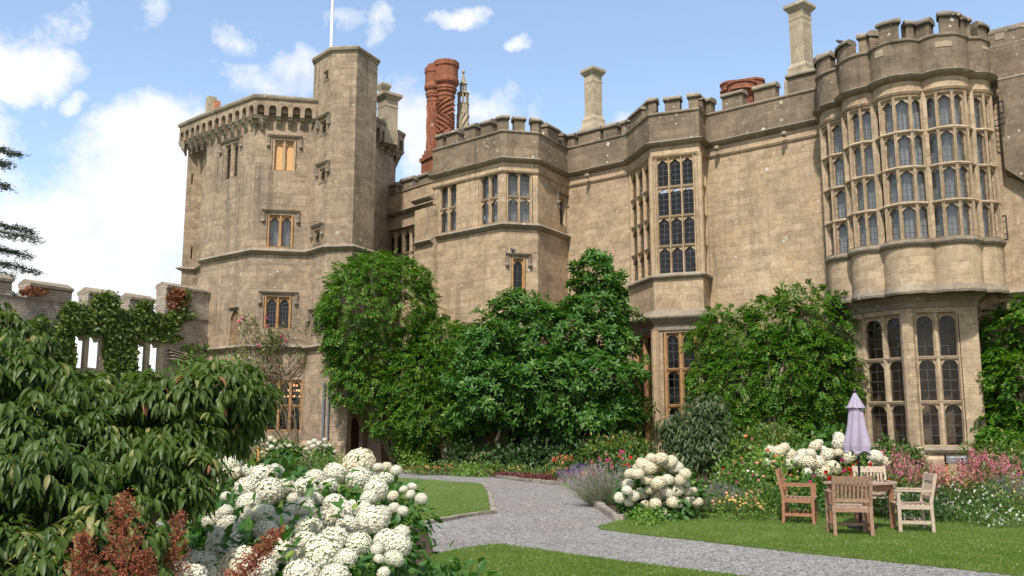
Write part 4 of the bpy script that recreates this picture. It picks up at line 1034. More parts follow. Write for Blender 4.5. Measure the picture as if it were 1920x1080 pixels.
def wob(p, f=1.0, ph=0.0):
    x, y, z = p[:,0]*f+ph, p[:,1]*f+ph*1.3, p[:,2]*f*1.25+ph*.7
    return (np.sin(x*1.9+1.3*np.sin(z*1.7+y))+np.sin(z*2.3+1.1*np.sin(x*1.3-y*.8))+np.sin((x+z)*1.4+y*2.0+1.7))/3
def lobes_surface(lobes, n, inner=.0, keep=None, jit=.12, lump=0.0, lf=1.0):
    """points spread over the outside of a union of ellipsoids, with their outward normals"""
    Ls = [(np.array(c, float), np.array(r, float)) for c, r in lobes]
    area = np.array([(r[0]*r[1]*r[2])**(2/3) for _, r in Ls]); cnt = np.maximum(1, (n*area/area.sum()).astype(int))
    Ps, Ns = [], []
    for (c, r), m in zip(Ls, cnt):
        d = rnd_dirs(m); rad = 1 + RNG.normal(size=(m,1))*jit
        if inner: k = RNG.random((m,1)) < inner; rad = np.where(k, RNG.uniform(.35,.95,(m,1)), rad)
        p = c + d*r*rad; ok = np.ones(m, bool)
        for c2, r2 in Ls:
            if c2 is c: continue
            ok &= (((p-c2)/r2)**2).sum(1) > .62
        Ps.append(p[ok]); Ns.append(unit(d/r)[ok])
    P = np.concatenate(Ps); N = np.concatenate(Ns)
    if lump:
        q = wob(P, lf, 2.0); q2 = wob(P, lf*2.7, 5.0); k = (q*.6+q2*.4 > -.42) | (RNG.random(len(P)) < .35); P = P + N*((q*.65+q2*.35)*lump)[:,None]; P, N = P[k], N[k]
    if keep is not None: k = keep(P); P, N = P[k], N[k]
    return P, N
def clumped(P, N, per, spread, out=.35):
    """a handful of leaves round each clump centre"""
    n = len(P); off = RNG.normal(size=(n,per,3))*spread
    C = (P[:,None,:] + off).reshape(-1,3); NN = np.repeat(N, per, 0)
    Dr = unit(unit(off.reshape(-1,3)+1e-6)*.9 + NN*out + RNG.normal(size=(n*per,3))*.25)
    return C, NN, Dr
def sprays(P, N, per, length, droop=.5, size=.09):
    """pinnate sprays: pairs of leaflets down a drooping midrib"""
    n = len(P); ax = unit(N*np.array([.9,.9,.5]) + RNG.normal(size=N.shape)*.42 + np.array([0,0,-droop])); up = unit(N*.7+np.array([0,0,.9])+RNG.normal(size=N.shape)*.25)
    sd = unit(np.cross(ax, up)); upn = np.cross(sd, ax); L = length*RNG.uniform(.6,1.25,(n,1)); C, Dr, U = [], [], []
    for j in range(per):
        t = (j//2+.5)/(per/2); sg = 1 if j % 2 else -1
        c = P + ax*L*t - np.array([0,0,1.])*L*t*t*.35; C.append(c); Dr.append(ax*.55 + sd*sg*.9 - upn*.25 + RNG.normal(size=P.shape)*.15); U.append(upn + RNG.normal(size=P.shape)*.15)
    return np.stack(C,1).reshape(-1,3), unit(np.stack(Dr,1).reshape(-1,3)), unit(np.stack(U,1).reshape(-1,3))
def rosettes(P, N, per, r=.05):
    n = len(P); ax = unit(N*.75 + np.array([0,0,.75]) + RNG.normal(size=N.shape)*.4); a = unit(np.cross(ax, rnd_dirs(n))); b = np.cross(ax, a); C, Dr, U = [], [], []
    for j in range(per):
        th = j*2.4; d = a*math.cos(th)+b*math.sin(th); el = .15+.5*(j/per); C.append(P + d*r*.5 + ax*r*(j/per)); Dr.append(d + ax*el + RNG.normal(size=P.shape)*.12); U.append(ax - d*el)
    return np.stack(C,1).reshape(-1,3), unit(np.stack(Dr,1).reshape(-1,3)), unit(np.stack(U,1).reshape(-1,3))
def pxl(px, py, dist, r, flat=1.0, depth=1.0, dz=0):
    """a lobe seen at pixel (px,py), at a given distance, r pixels across its half width"""
    c = D(px, py, dist); rr = r/F*dist; return ((c.x, c.y, c.z), (rr, rr*depth, rr*flat))
def bush(name, label, cat, base, lobes, mat, n, per, leaf_size, spread, tpl='leaf2', droop=.15, group=None, trunk=True, keep=None, inner=.25, up=.6, barkm='bark', w=.5, jit=.12, stems=9, extra_mats=(), frac=0.0, trunk_r=.07, lump=0.0, lf=1.0, form=None):
    root = empty(name, base, label, cat, group)
    P, N = lobes_surface(lobes, n, inner, keep, jit, lump, lf)
    if form == 'spray': C, Dr, U = sprays(P, N, per, spread, droop)
    elif form == 'rosette': C, Dr, U = rosettes(P, N, per, spread)
    else:
        C, NN, Dr = clumped(P, N, per, spread); Dr = unit(Dr + np.array([0,0,-droop*2])); U = unit(NN*.8 + np.array([0,0,up]) + RNG.normal(size=C.shape)*.35)
    k = C[:,2] > .06
    if keep is not None: k &= keep(C)
    C, Dr, U = C[k], Dr[k], U[k]
    sz = leaf_size*RNG.uniform(.7,1.25,len(C)); mi = None; ms = [mat]
    if extra_mats: ms += list(extra_mats); mi = np.where(RNG.random(len(C)) < frac, RNG.integers(1, len(ms), len(C)), 0)
    leaves('foliage', root, ms, C, Dr, U, sz, sz*w, tpl, mi)
    if trunk:
        mb = MB(); b = Vector(base)
        for i in range(stems):
            c, r = lobes[i % len(lobes)]; tip = Vector(c) + Vector((random.uniform(-.4,.4)*r[0], random.uniform(0,.5)*r[1], random.uniform(0,.4)*r[2]))
            st_ = b + Vector((random.uniform(-.03,.03), random.uniform(-.03,.03), 0))
            mid = st_.lerp(tip, .45) + Vector((random.uniform(-.2,.2), random.uniform(-.1,.1), .12*(tip-st_).length)); 
            m2 = mid.lerp(tip, .5)+Vector((random.uniform(-.12,.12),random.uniform(-.1,.1),.05))
            mb.tube([st_, st_.lerp(mid,.5)+Vector((random.uniform(-.05,.05),0,0)), mid, m2, tip], [trunk_r, trunk_r*.8, trunk_r*.6, trunk_r*.4, trunk_r*.15], 6)
        mb.build('stems', [barkm], root, smooth=True)
    return root
# ================================================================ climbers and trees against the castle
wn = Vector((wu.y, -wu.x)); wA2 = V2(wallA)
def front_of(P, d=.05):   # keep leaves on the garden side of the main wall
    return ((P[:,0]-wA2.x)*wn.x + (P[:,1]-wA2.y)*wn.y) > d
WIST = dict(mat='leaf_wisteria', per=12, leaf_size=.135, spread=.36, w=.48, droop=.3, lump=.30, lf=1.25, jit=.05, inner=.12, form='spray')
dW = 37.2
bush('wisteria', 'tall rounded wisteria with yellowish leaf tips covering the corner by the dark arched doorway', 'climber', (G(735,872).x, G(735,872).y+.5, 0),
     [pxl(708,566,dW-.2,100,.8,.9), pxl(668,610,dW-.4,64,.9,.9), pxl(760,600,dW,48,1.1,.9), pxl(700,650,dW-.3,80,.6,.7), pxl(645,570,dW-.2,42,.95), pxl(690,715,dW-.6,68,.6,.7), pxl(745,710,dW-.7,55,.9,.7), pxl(745,780,dW-.8,44,.8,.8), pxl(775,830,dW-.5,34,.6,.7), pxl(640,690,dW-.6,30,.5,.8), pxl(720,525,dW-.1,72,.6,.9), pxl(765,560,dW-.1,44,.9,.9)],
     n=5200, stems=11, barkm='vine_bark', trunk_r=.1, **WIST)
bush('wisteria', 'lower mound of wisteria between the tall rounded climber and the magnolia', 'climber', (G(840,878).x, G(840,878).y+.6, 0),
     [pxl(830,645,36.6,52,.9,.8), pxl(790,700,36.4,62,.8,.8), pxl(862,690,36.4,62,.9,.8), pxl(800,770,36.2,60,.7,.8), pxl(880,640,36.8,38,.7,.8), pxl(840,800,36.4,40,.6), pxl(800,830,36.6,35,.5), pxl(880,775,36.2,45,.7)],
     n=4200, stems=10, barkm='vine_bark', trunk_r=.1, **WIST)
MAG = dict(mat='leaf_magnolia', per=8, leaf_size=.225, spread=.08, w=.50, tpl='leaf4', inner=.15, lump=.5, lf=1.7, form='rosette')
bush('magnolia_tree', 'broad glossy magnolia tree with a tall pointed leader, in front of the canted bay', 'tree', (G(1035,880).x, G(1035,880).y, 0),
     [pxl(975,590,34.6,45,.8), pxl(925,650,34.2,62,.8), pxl(1010,640,34.6,75,.8), pxl(1095,640,34.6,70,.9), pxl(1145,640,34.4,42,.7), pxl(940,725,33.8,78,.65), pxl(1040,720,33.6,85,.7), pxl(1130,715,33.6,72,.7), pxl(1165,760,33.5,34,.7), pxl(900,780,34.0,50,.5), pxl(985,790,33.6,48,.5), pxl(1080,785,33.4,70,.45), pxl(1150,790,33.4,50,.45), pxl(968,556,34.6,16,1.3),
      pxl(1120,590,34.6,48,.9), pxl(1120,545,34.6,34,1.1), pxl(1112,505,34.6,26,1.1), pxl(1110,480,34.6,13,1.3), pxl(1085,535,34.6,17,.7), pxl(1152,520,34.6,17,.6), pxl(1138,490,34.6,11,.7), pxl(1075,500,34.6,9,.8), pxl(1150,550,34.6,26,.7), pxl(1080,570,34.6,22,.8), pxl(1168,650,34.4,20,.6), pxl(890,700,34.2,45,.7), pxl(1165,592,34.5,22,.6)],
     n=5400, stems=20, jit=.14, trunk_r=.1, **MAG)
def px_keep(P): return front_of(P, .1)
lobesR = [pxl(1338,640,33.2,38,1.0,1.0), pxl(1365,615,33.0,46,.8,.9), pxl(1400,640,32.6,60,.9,.9), pxl(1455,610,32.2,60,.8,.9), pxl(1512,592,31.6,62,.85,1.0), pxl(1560,605,31.2,46,1.1,1.0), pxl(1352,720,32.6,52,1.0,.9), pxl(1400,720,32.2,70,1.0,.9), pxl(1470,700,31.6,72,1.0,.9), pxl(1540,700,31.0,64,1.2,.9), pxl(1390,790,32.2,66,.7,.8), pxl(1460,790,31.8,70,.7,.8), pxl(1540,790,31.4,64,.8,.8), pxl(1585,740,31.0,24,2.6,.9)]
bush('wisteria', 'wide wall of wisteria between the canted bay and the great oriel', 'climber', (G(1450,892).x, G(1450,892).y+.2, 0), lobesR, n=7000, stems=12, barkm='vine_bark', trunk_r=.1, keep=px_keep, **WIST)
lobesE = [pxl(1895,625,29.0,50,1.1,.6), pxl(1950,610,28.4,60,1.1,.6), pxl(1900,700,28.6,55,1.1,.6), pxl(1960,730,28.0,80,1.3,.6), pxl(1890,800,28.2,45,1.1,.6), pxl(1950,850,27.8,70,.8,.6), pxl(2040,700,27.4,90,1.6,.6), pxl(1862,650,29.2,24,1.4,.7), pxl(1870,830,28.0,22,.8,.7), pxl(1880,585,29.2,24,.7,.7)]
bush('wisteria', 'climber hanging to the right of the great oriel at the frame edge', 'climber', (G(1950,905).x, G(1950,905).y, 0), lobesE, n=4200, stems=10, barkm='vine_bark', trunk_r=.08, **{**WIST, 'leaf_size': .18})
# weeping shrub in front of the canted bay's pier
bush('dogwood_tree', 'small dusky green dogwood tree with fine stems beside the cream hydrangea', 'tree', (G(1300,905).x, G(1300,905).y, 0),
     [pxl(1325,770,24.5,30,.9), pxl(1300,800,24.4,42,.7), pxl(1340,810,24.2,30,.9), pxl(1275,825,24.2,34,.6), pxl(1320,840,24.0,42,.6), pxl(1290,862,24,36,.5), pxl(1255,800,24.4,20,.5), pxl(1345,765,24.5,18,.8)],
     'leaf_small_dogwood', 900, 7, .15, .1, 'droop', .4, stems=12, barkm='twig', w=.36, trunk_r=.03, up=.9, jit=.2, lump=.25, lf=3.0)
# ================================================================ ivy on the ruin
iv = empty('ivy', (W0.x, W0.y, 0), 'green ivy spreading over the ruined wall and framing its empty windows', 'climber')
def ivy_on(patches, n, size, mat, parent, name='foliage', avoid=()):
    P = []; 
    A = np.array([r0*r1 for _,_,r0,r1 in patches], float); cnt = (n*A/A.sum()).astype(int)
    for (x, y, rx, ry), m in zip(patches, cnt):
        for _ in range(m):
            a = random.uniform(0, 2*math.pi); r = math.sqrt(random.random())
            px_, py_ = x+rx*r*math.cos(a)+random.gauss(0,2), y+ry*r*math.sin(a)+random.gauss(0,2)
            if any(q[0] < px_ < q[2] and q[1] < py_ < q[3] for q in avoid): continue
            s, z = wz(px_, py_)
            if s > fW.L-.05 or z < .1: continue
            P.append(fW.W(s, z, .04+abs(random.gauss(0,.09))))
    P = np.array([tuple(p) for p in P]); n_ = np.array(tuple(fW.n)); 
    Dr = unit(RNG.normal(size=P.shape)*.6 + n_*.3 + np.array([0,0,-.9])); U = unit(n_ + RNG.normal(size=P.shape)*.35 + np.array([0,0,.25]))
    sz = size*RNG.uniform(.6,1.3,len(P)); leaves(name, parent, [mat], P, Dr, U, sz, sz*.95, 'leaf2')
AV = [(137,624,162,694),(164,626,190,694),(255,637,275,700),(279,638,301,700)]
ivy_on([(195,570,28,24),(135,590,25,28),(175,600,60,24),(240,600,50,22),(268,580,18,18),(300,605,38,20),(120,640,30,40),(222,655,38,45),(205,625,60,12),(115,680,26,36),(160,704,60,12),(250,690,30,14),(330,590,20,12),(75,640,22,50),(300,632,40,8)], 9500, .15, 'leaf_ivy', iv, avoid=AV)
ir = empty('creeper', (W1.x, W1.y, 0), 'red-tinged creeper on the tallest merlon beside the tower', 'climber')
ivy_on([(328,560,16,22),(338,552,14,10),(60,545,30,6)], 620, .13, 'leaf_ivy_red', ir); ivy_on([(345,560,10,22),(350,590,14,8),(372,652,38,8)], 380, .13, 'leaf_ivy', ir, 'green_foliage')
# trees seen beyond the ruin
bush('distant_tree', 'pale distant tree showing through the ruined windows', 'tree', (-24,62,0), [((-27,62,2.0),(5,3,2.2)),((-21,62,2.6),(2.6,2,2.4)),((-32,60,2.4),(4,3,2.6))], 'leaf_far', 900, 7, .4, .4, stems=5, trunk_r=.2)
# ================================================================ cedar at the left edge
ced = empty('cedar_tree', (-28.5, 40, 0), 'dark cedar branches reaching in from the left edge', 'tree')
tr = MB(); tr.tube([(-28.5,40,0),(-28.4,40,6),(-28.2,40,12),(-28,40,17)], [.6,.5,.35,.1], 10)
cp, cd = [], []
for (z, ln_, yy) in ((14.0,5.6,0),(13.3,5.6,-.6),(12.6,4.9,.4),(10.4,6.3,0),(9.9,7.0,-.5),(9.4,5.9,.6),(8.6,6.6,.2),(8.1,6.2,-.6),(7.4,6.0,.4),(16,3,0),(11.4,4.3,-1)):
    p0 = Vector((-28.3,40+yy*.3,z+.3)); tip = p0+Vector((ln_, yy, -.35)); pts = [p0.lerp(tip,t)+Vector((0,0,.45*math.sin(t*3.0))) for t in (0,.25,.5,.75,1)]
    tr.tube(pts, [.12,.1,.07,.045,.015], 6)
    for k in range(300):
        t = random.uniform(.15,1); b = p0.lerp(tip,t)+Vector((0,0,.45*math.sin(t*3.0))); sp = .75*(1-t*.75); o = Vector((random.uniform(-.25,.25), random.uniform(-1,1)*sp, random.gauss(0,.07)-.12*random.random()))
        for j in range(7): cp.append(tuple(b+o+Vector((random.gauss(0,.08),random.gauss(0,.08),random.gauss(0,.035))))); cd.append((random.gauss(.7,.5),random.gauss(0,.6),random.gauss(-.1,.35)))
tr.build('trunk', ['bark'], ced, smooth=True)
cp = np.array(cp); leaves('foliage', ced, ['leaf_cedar'], cp, np.array(cd), rnd_dirs(len(cp)), .16, .035, 'leaf2')
# ================================================================ foreground dogwood
fd = empty('dogwood_shrub', (-2.5, 4.5, 0), 'large dark green dogwood shrub with drooping leaves, nearest plant at the left edge', 'shrub')
dl = [pxl(18,612,4.84,26,.7), pxl(62,640,4.76,28,.6), pxl(-20,600,4.93,40,.6), pxl(395,712,5.10,34,.4), pxl(470,752,5.27,22,.45), pxl(440,715,5.27,24,.5), pxl(25,650,4.76,45,.5), pxl(40,700,4.59,62,.45), pxl(95,745,4.50,95,.36), pxl(60,800,4.25,110,.4), pxl(-60,700,4.42,110,.6), pxl(200,745,4.67,75,.36), pxl(290,735,4.84,80,.36), pxl(370,730,4.93,70,.34),
      pxl(420,752,5.10,62,.4), pxl(458,775,5.18,28,.5), pxl(402,800,5.10,55,.36), pxl(448,700,5.35,28,.8), pxl(330,800,4.76,80,.36), pxl(230,815,4.50,90,.36), pxl(130,860,4.17,110,.35), pxl(300,865,4.42,85,.33), pxl(20,900,3.91,130,.4),
      pxl(180,930,4.00,100,.33), pxl(75,985,3.74,120,.4), pxl(-30,1050,3.57,130,.5), pxl(150,1020,3.82,90,.4), pxl(220,985,4.00,60,.4), pxl(340,915,4.33,45,.35), pxl(60,1100,3.57,120,.5), pxl(-90,850,4.08,130,.7)]
P, N = lobes_surface(dl, 6900, .14, None, .17, .15, 5.2)
k = P[:,2] > .1; P, N = P[k], N[k]
per = 9; n = len(P)
ang = RNG.uniform(0, 2*np.pi, (n,1)) + np.arange(per)[None,:]*2*np.pi/per + RNG.normal(size=(n,per))*.2
hd_ = np.stack([np.cos(ang), np.sin(ang), np.full_like(ang, -.62)+RNG.normal(size=(n,1))*.3], 2) + N[:,None,:]*np.array([.55,.55,.25]) + RNG.normal(size=(n,per,3))*.14
lv = np.repeat(RNG.normal(size=(n,1)), per, 1)[:,:,None]
PP = P[:,None,:] + unit(hd_.reshape(-1,3)).reshape(n,per,3)*.012 - np.array([0,0,1])*RNG.random((n,per,1))*.035
Dd = hd_.reshape(-1,3); Pd = PP.reshape(-1,3); U = np.tile([[0,0,1.]], (len(Pd),1)) + RNG.normal(size=Pd.shape)*.16
sz = .062*RNG.uniform(.4,1.4,len(Pd)); mi = np.where(RNG.random(len(Pd)) < .0022, 1, 0)
leaves('foliage', fd, ['leaf_dogwood','leaf_dogwood_red'], Pd, Dd, U, sz, sz*RNG.uniform(.30,.42,len(Pd)), 'droop', mi)
mb = MB(); b0 = Vector((-2.5,4.5,0))
for i, (c, r) in enumerate(dl):
    tip = Vector(c); s0 = b0 + Vector((random.uniform(-.05,.05), random.uniform(-.05,.05), 0)); m1 = s0.lerp(tip,.35)+Vector((0,0,.2*abs(tip.z))); m2 = s0.lerp(tip,.7)+Vector((0,0,.12))
    mb.tube([s0, m1, m2, tip], [.022,.017,.011,.004], 6)
    for j in range(7):
        e = tip + Vector((random.uniform(-1,1)*r[0], random.uniform(-1,1)*r[1], random.uniform(-.4,.8)*r[2])); q = m2.lerp(tip, random.random()); mb.tube([q, q.lerp(e,.5)+Vector((0,0,.03)), e], [.006,.004,.002], 4)
mb.build('stems', ['twig'], fd, smooth=True)
# ================================================================ hydrangeas
def head_mesh(k, mats):
    n = 330; i = np.arange(n)+.5; ph = np.arccos(1-2*i/n*.86); th = np.pi*(1+5**.5)*i + k
    d = np.stack([np.cos(th)*np.sin(ph), np.sin(th)*np.sin(ph), np.cos(ph)], 1); d = unit(d + RNG.normal(size=d.shape)*.05)
    rr = 1 + RNG.normal(size=(n,1))*.05+.025*np.sin(d[:,:1]*5+k)*np.cos(d[:,1:2]*4+k*2); c = d*rr*np.array([1,1,.86])
    t1 = unit(np.cross(d, rnd_dirs(n))); t2 = np.cross(d, t1); Ps, Ds, Ns, Ls = [], [], [], []
    s = RNG.uniform(.115,.17,n)
    for q in range(4):
        a = q*np.pi/2; dd = t1*np.cos(a)+t2*np.sin(a); Ps.append(c); Ds.append(dd + d*RNG.uniform(-.1,.35,(n,1))); Ns.append(d); Ls.append(s)
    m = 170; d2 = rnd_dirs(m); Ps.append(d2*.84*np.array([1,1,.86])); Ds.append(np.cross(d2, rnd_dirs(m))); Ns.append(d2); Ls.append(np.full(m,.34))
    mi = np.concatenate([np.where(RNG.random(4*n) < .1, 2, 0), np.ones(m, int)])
    L = np.concatenate(Ls); me = leaf_mesh(np.concatenate(Ps), np.concatenate(Ds), np.concatenate(Ns), L, L*1.05, 'petal', None, mi)
    for x in mats: me.materials.append(M[x])
    me.name = 'flower_head'; return me
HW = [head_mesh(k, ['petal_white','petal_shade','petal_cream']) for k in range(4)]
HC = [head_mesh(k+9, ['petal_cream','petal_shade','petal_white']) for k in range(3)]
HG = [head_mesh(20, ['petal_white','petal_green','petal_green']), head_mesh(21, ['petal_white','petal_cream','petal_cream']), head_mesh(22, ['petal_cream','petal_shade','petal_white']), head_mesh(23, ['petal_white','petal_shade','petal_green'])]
def hydrangea(label, base, heads, meshes, leafmat='leaf_hydrangea', nl=1200, lsize=.13, under=None, stems=True, group='hydrangeas in flower', per=5):
    root = empty('hydrangea', base, label, 'hydrangea', group)
    mb = MB(); LP, LN = [], []; bz = Vector(base)
    for i, (c, r) in enumerate(heads):
        me = random.choice(meshes); o = bpy.data.objects.new('flower_head', me); col.objects.link(o); o.parent = root
        o.location = Vector(c)-bz; o.scale = (r, r, r*random.uniform(.88,1.05)); o.rotation_euler = (random.uniform(-.5,.5), random.uniform(-.5,.5), random.uniform(0,6))
        if stems: 
            s = bz + Vector(((c[0]-bz.x)*.35, (c[1]-bz.y)*.35, .0)); mb.tube([s, s.lerp(Vector(c),.5)+Vector((0,0,.08)), Vector(c)-Vector((0,0,r*.5))], [.008,.006,.004], 5)
    mb.build('stems', ['leaf_bright'], root)
    P, N = lobes_surface(under, nl, .3, None, .1)
    C, NN, Dr = clumped(P, N, per, lsize*.55); k = C[:,2] > .03
    for c, r in heads:   # a head stands clear of the leaves below it
        dd = C-np.array(tuple(c)); rad = np.hypot(dd[:,0], dd[:,1]); k &= ~((rad < r*1.25) & (dd[:,2] > -r*.9) & (dd[:,2] < r*6)) & ~((np.abs(dd[:,0]) < r*.9) & (dd[:,1] < 0) & (dd[:,1] > -r*6) & (np.abs(dd[:,2]-dd[:,1]*.15) < r*.75) & (RNG.random(len(C)) < .96))
    C, NN, Dr = C[k], NN[k], Dr[k]
    Dr = unit(Dr+np.array([0,0,-.25])); U = unit(NN*.5+np.array([0,0,1.0])+RNG.normal(size=C.shape)*.3); sz = lsize*RNG.uniform(.6,1.2,len(C))
    leaves('foliage', root, [leafmat], C, Dr, U, sz, sz*.72, 'leaf4')
    return root
hA_ = [(60,300,60),(110,345,80),(200,320,60),(120,410,60),(320,372,55),(232,385,45),(405,410,88),(500,378,58),(300,480,80),(455,508,92),(555,480,62),(310,582,78),(160,545,38),(150,650,52),(60,700,62),(175,735,60),(300,670,48),(405,665,80),(430,780,66),(550,712,55),(240,790,60),(100,800,50),(150,890,100),(20,990,72),(90,1055,62),(260,1015,110),(390,1045,82),(500,885,80),
       (672,620,80),(700,495,88),(762,420,68),(895,390,76),(1055,318,104),(1055,425,82),(850,480,60),(1170,500,78),(1185,350,35),(1240,345,36),(1305,370,40),(1235,425,50),(1160,432,36),(1285,540,38),(1355,495,28),(1415,478,32),(1400,530,34),(1475,560,40),(1350,640,36),(1290,620,38),(890,590,72),(810,700,86),(940,650,80),(1015,620,60),(1085,620,55),(1140,705,108),(1215,660,58),
       (700,770,82),(870,855,92),(800,935,108),(700,850,66),(1050,860,82),(1245,845,86),(1315,870,88),(1290,965,62),(1190,965,34),(965,965,62),(600,940,60),(670,1075,92),(890,1080,76),(1220,1060,42),(545,925,70),(1340,790,55),(-60,1080,70),(760,560,50),(620,560,46),(590,640,50),(1120,560,52),(980,740,60),(1180,900,44),(-120,330,50),(-60,980,60),(-170,1060,80)]
heads = []
for (cx, cy, r) in hA_:
    x, y = 380+cx/3.6, 780+cy/3.6; d = 7.3 - (y-860)/220*2.95 + random.uniform(-.12,.12); c = D(x,y,d); heads.append(((c.x,c.y,c.z), r/3.6/F*d*1.0*(1.22 if cy > 700 and cx < 1000 else 1.0)))
heads = [h for h in heads if h[0][0] > -2.9]
und = []
for (x,y,d,r,fl) in ((430,930,7.0,70,.9),(520,930,6.8,80,.9),(600,950,6.5,80,.9),(680,930,6.9,70,.9),(740,960,6.8,50,1.0),(420,1020,6.0,80,1),(520,1040,5.7,90,1),(620,1040,5.6,90,1),(700,1030,5.9,70,1),(560,1150,4.9,130,1),(400,1110,4.8,110,1),(780,950,7.1,20,1),(330,980,6.2,60,1)): und.append(pxl(x,y+20,d-.1,r*.95,fl))
und += [((-1.9,6.0,.4),(.9,.9,.4)),((-1.0,6.4,.4),(.9,.9,.4))]
front = heads[:100]
hydrangea('big white hydrangea crowding the lower left, nearest the camera', (-1.6,6.2,0), front, HW+HW+HG, nl=3800, lsize=.085, under=und, per=4)
def from_crop(lst, x0, y0, sc, d, jit=.4):
    out = []
    for (cx,cy,r) in lst: x, y = x0+cx/sc, y0+cy/sc; dd = d+random.uniform(-jit,jit)*.6; c = D(x,y,dd); out.append(((c.x,c.y,c.z), r/sc/F*dd))
    return out
h2 = from_crop([(655,575,38),(720,580,46),(780,600,50),(600,620,55),(640,640,45),(820,640,50),(510,680,38),(560,680,42),(630,720,45),(700,740,50),(760,720,42),(495,750,40),(490,790,35),(440,840,38),(500,870,32),(535,830,38),(585,815,45),(610,890,35),(700,820,60),(760,810,50),(830,790,45),(800,870,45),(880,680,40),(890,750,25),(900,800,35),(935,790,25),(905,860,45),(965,870,35),(740,940,22),(830,890,30),(680,880,40),(560,640,36),(850,720,40),(640,790,36)], 1040, 700, 3.6, 16.6)
hydrangea('round cream hydrangea bush by the path between the lavender and the small dogwood', (G(1235,965).x, G(1235,965).y+.4, 0), h2, HC+HC+HW, nl=800, lsize=.13, under=[pxl(1235,915,16.9,52,.9,.8), pxl(1200,930,16.8,38,.8), pxl(1275,925,16.8,38,.8), pxl(1240,945,16.8,55,.5)])
h3 = from_crop([(175,380,40),(240,400,40),(235,455,46),(160,465,32),(320,400,42),(345,445,46),(290,430,32),(400,440,42),(460,400,42),(385,350,34),(405,332,25),(515,295,30),(530,332,46),(570,330,26),(570,410,45),(515,385,25),(485,470,42),(430,500,42),(370,500,32),(445,540,36),(725,410,42),(760,445,42),(700,465,32),(205,515,20),(495,500,22),(340,495,26),(372,562,20),(210,360,30),(360,390,30),(430,370,26),(110,440,26),(130,375,30)], 1400, 720, 3, 19.0, .8)
hydrangea('long bank of cream hydrangeas behind the closed parasol', (G(1540,940).x, G(1540,940).y+1.5, 0), h3, HC+HW, nl=1500, lsize=.15, under=[pxl(1460,880,19.6,45,.7), pxl(1520,880,19.6,50,.7), pxl(1570,860,19.6,45,.8), pxl(1640,880,19.6,40,.7), pxl(1540,910,19.4,60,.6), pxl(1600,900,19.3,50,.6), pxl(1572,835,19.7,26,.9), pxl(1470,915,19.3,50,.5)])
h4 = from_crop([(1040,200,90),(1000,330,80),(1160,270,60),(1070,440,85),(1320,420,88),(1450,370,65),(1590,410,82),(1210,480,55),(960,520,60),(800,590,72),(890,630,62),(1010,670,52),(1140,640,62),(840,700,52),(940,800,62),(700,400,72),(790,280,52),(710,670,45),(1560,800,52),(1750,520,40),(1380,470,50)], 440, 810, 15.4, 33, .3)
hydrangea('white hydrangea bush under the tower window beside the sign', (G(530,884).x, G(530,884).y, 0), h4, HW+HC, nl=420, lsize=.16, under=[pxl(528,848,33.2,26,.8), pxl(505,855,33.2,20,.8), pxl(545,858,33,20,.7)])
h5 = from_crop([(720,185,20),(755,172,20),(785,187,20),(745,208,20),(765,230,21),(715,255,20),(825,160,16),(830,200,18),(860,207,16),(890,240,14),(885,275,13),(700,225,15),(790,225,14),(815,240,13)], 380, 780, 3.6, 33.5, .3)
hydrangea('smaller white hydrangea bush near the foot of the drainpipes', (G(602,882).x, G(602,882).y, 0), h5, HW, nl=260, lsize=.15, under=[pxl(600,850,33.6,22,.8), pxl(612,860,33.4,16,.8)])
h6 = from_crop([(155,190,26),(190,188,24),(195,212,20),(225,175,18),(400,165,16),(60,270,18),(80,300,18)], 380, 780, 3.6, 31, .3)
hydrangea('few white hydrangea heads left of the lower sign, half hidden by the dogwood', (G(428,885).x, G(428,885).y, 0), h6, HW, nl=200, lsize=.16, under=[pxl(428,846,31.3,20,.8), pxl(405,860,31.2,20,.8)])
# ================================================================ astilbe plumes
def plume(label, x, ytop, ybot, d, spread, lean=0):
    root = empty('astilbe', tuple(V2(D(x,ybot,d)))+(0,), label, 'astilbe', 'rust brown astilbe plumes in the foreground'); b = D(x, ybot, d); t = D(x+lean, ytop, d); st_ = MB(); P, Dr_, L = [], [], []
    st_.tube([(b.x,b.y,0), b, b.lerp(t,.5), t], [.006,.005,.004,.002], 5)
    H = (t-b).length; nb = 46
    for i in range(nb):
        f = i/nb; o = b.lerp(t, f); ln = spread*(1-f)**.7*random.uniform(.6,1.1)+.02; a = i*2.4; dr = Vector((math.cos(a), math.sin(a)*.8, .55+random.uniform(-.1,.2))).normalized(); e = o+dr*ln+Vector((0,0,-.02*ln/.1))
        st_.tube([o, o.lerp(e,.5), e], [.0025,.002,.001], 4)
        m = int(8+ln*190)
        for j in range(m):
            q = o.lerp(e, random.uniform(.08,1)); 
            for _ in range(2): P.append(tuple(q+Vector((random.gauss(0,.0065),random.gauss(0,.0065),random.gauss(0,.0065))))); Dr_.append((random.gauss(0,1)+dr.x*.6,random.gauss(0,1)+dr.y*.6,random.gauss(.3,.8))); L.append(random.uniform(.006,.013))
    st_.build('stem', ['petal_brown'], root); P = np.array(P); L = np.array(L); leaves('plume', root, ['petal_brown'], P, np.array(Dr_), rnd_dirs(len(P)), L, L*.65, 'petal')
plume('tallest rust brown astilbe plume at the lower left, before the hydrangea', 225, 925, 1130, 3.2, 0.136, 8)
plume('leftmost rust brown astilbe plume, low and broad', 165, 1000, 1140, 3.2, 0.096, -12)
plume('rust brown astilbe plume rising right of the tallest one', 318, 962, 1120, 4.0, .10, 18)
plume('leaning rust brown astilbe spray across the white heads', 420, 1092, 1125, 3.9, .09, 60) if False else None
plume('slanting rust brown astilbe spray lying across the white hydrangea heads', 430, 992, 1110, 3.2, 0.068, 95)
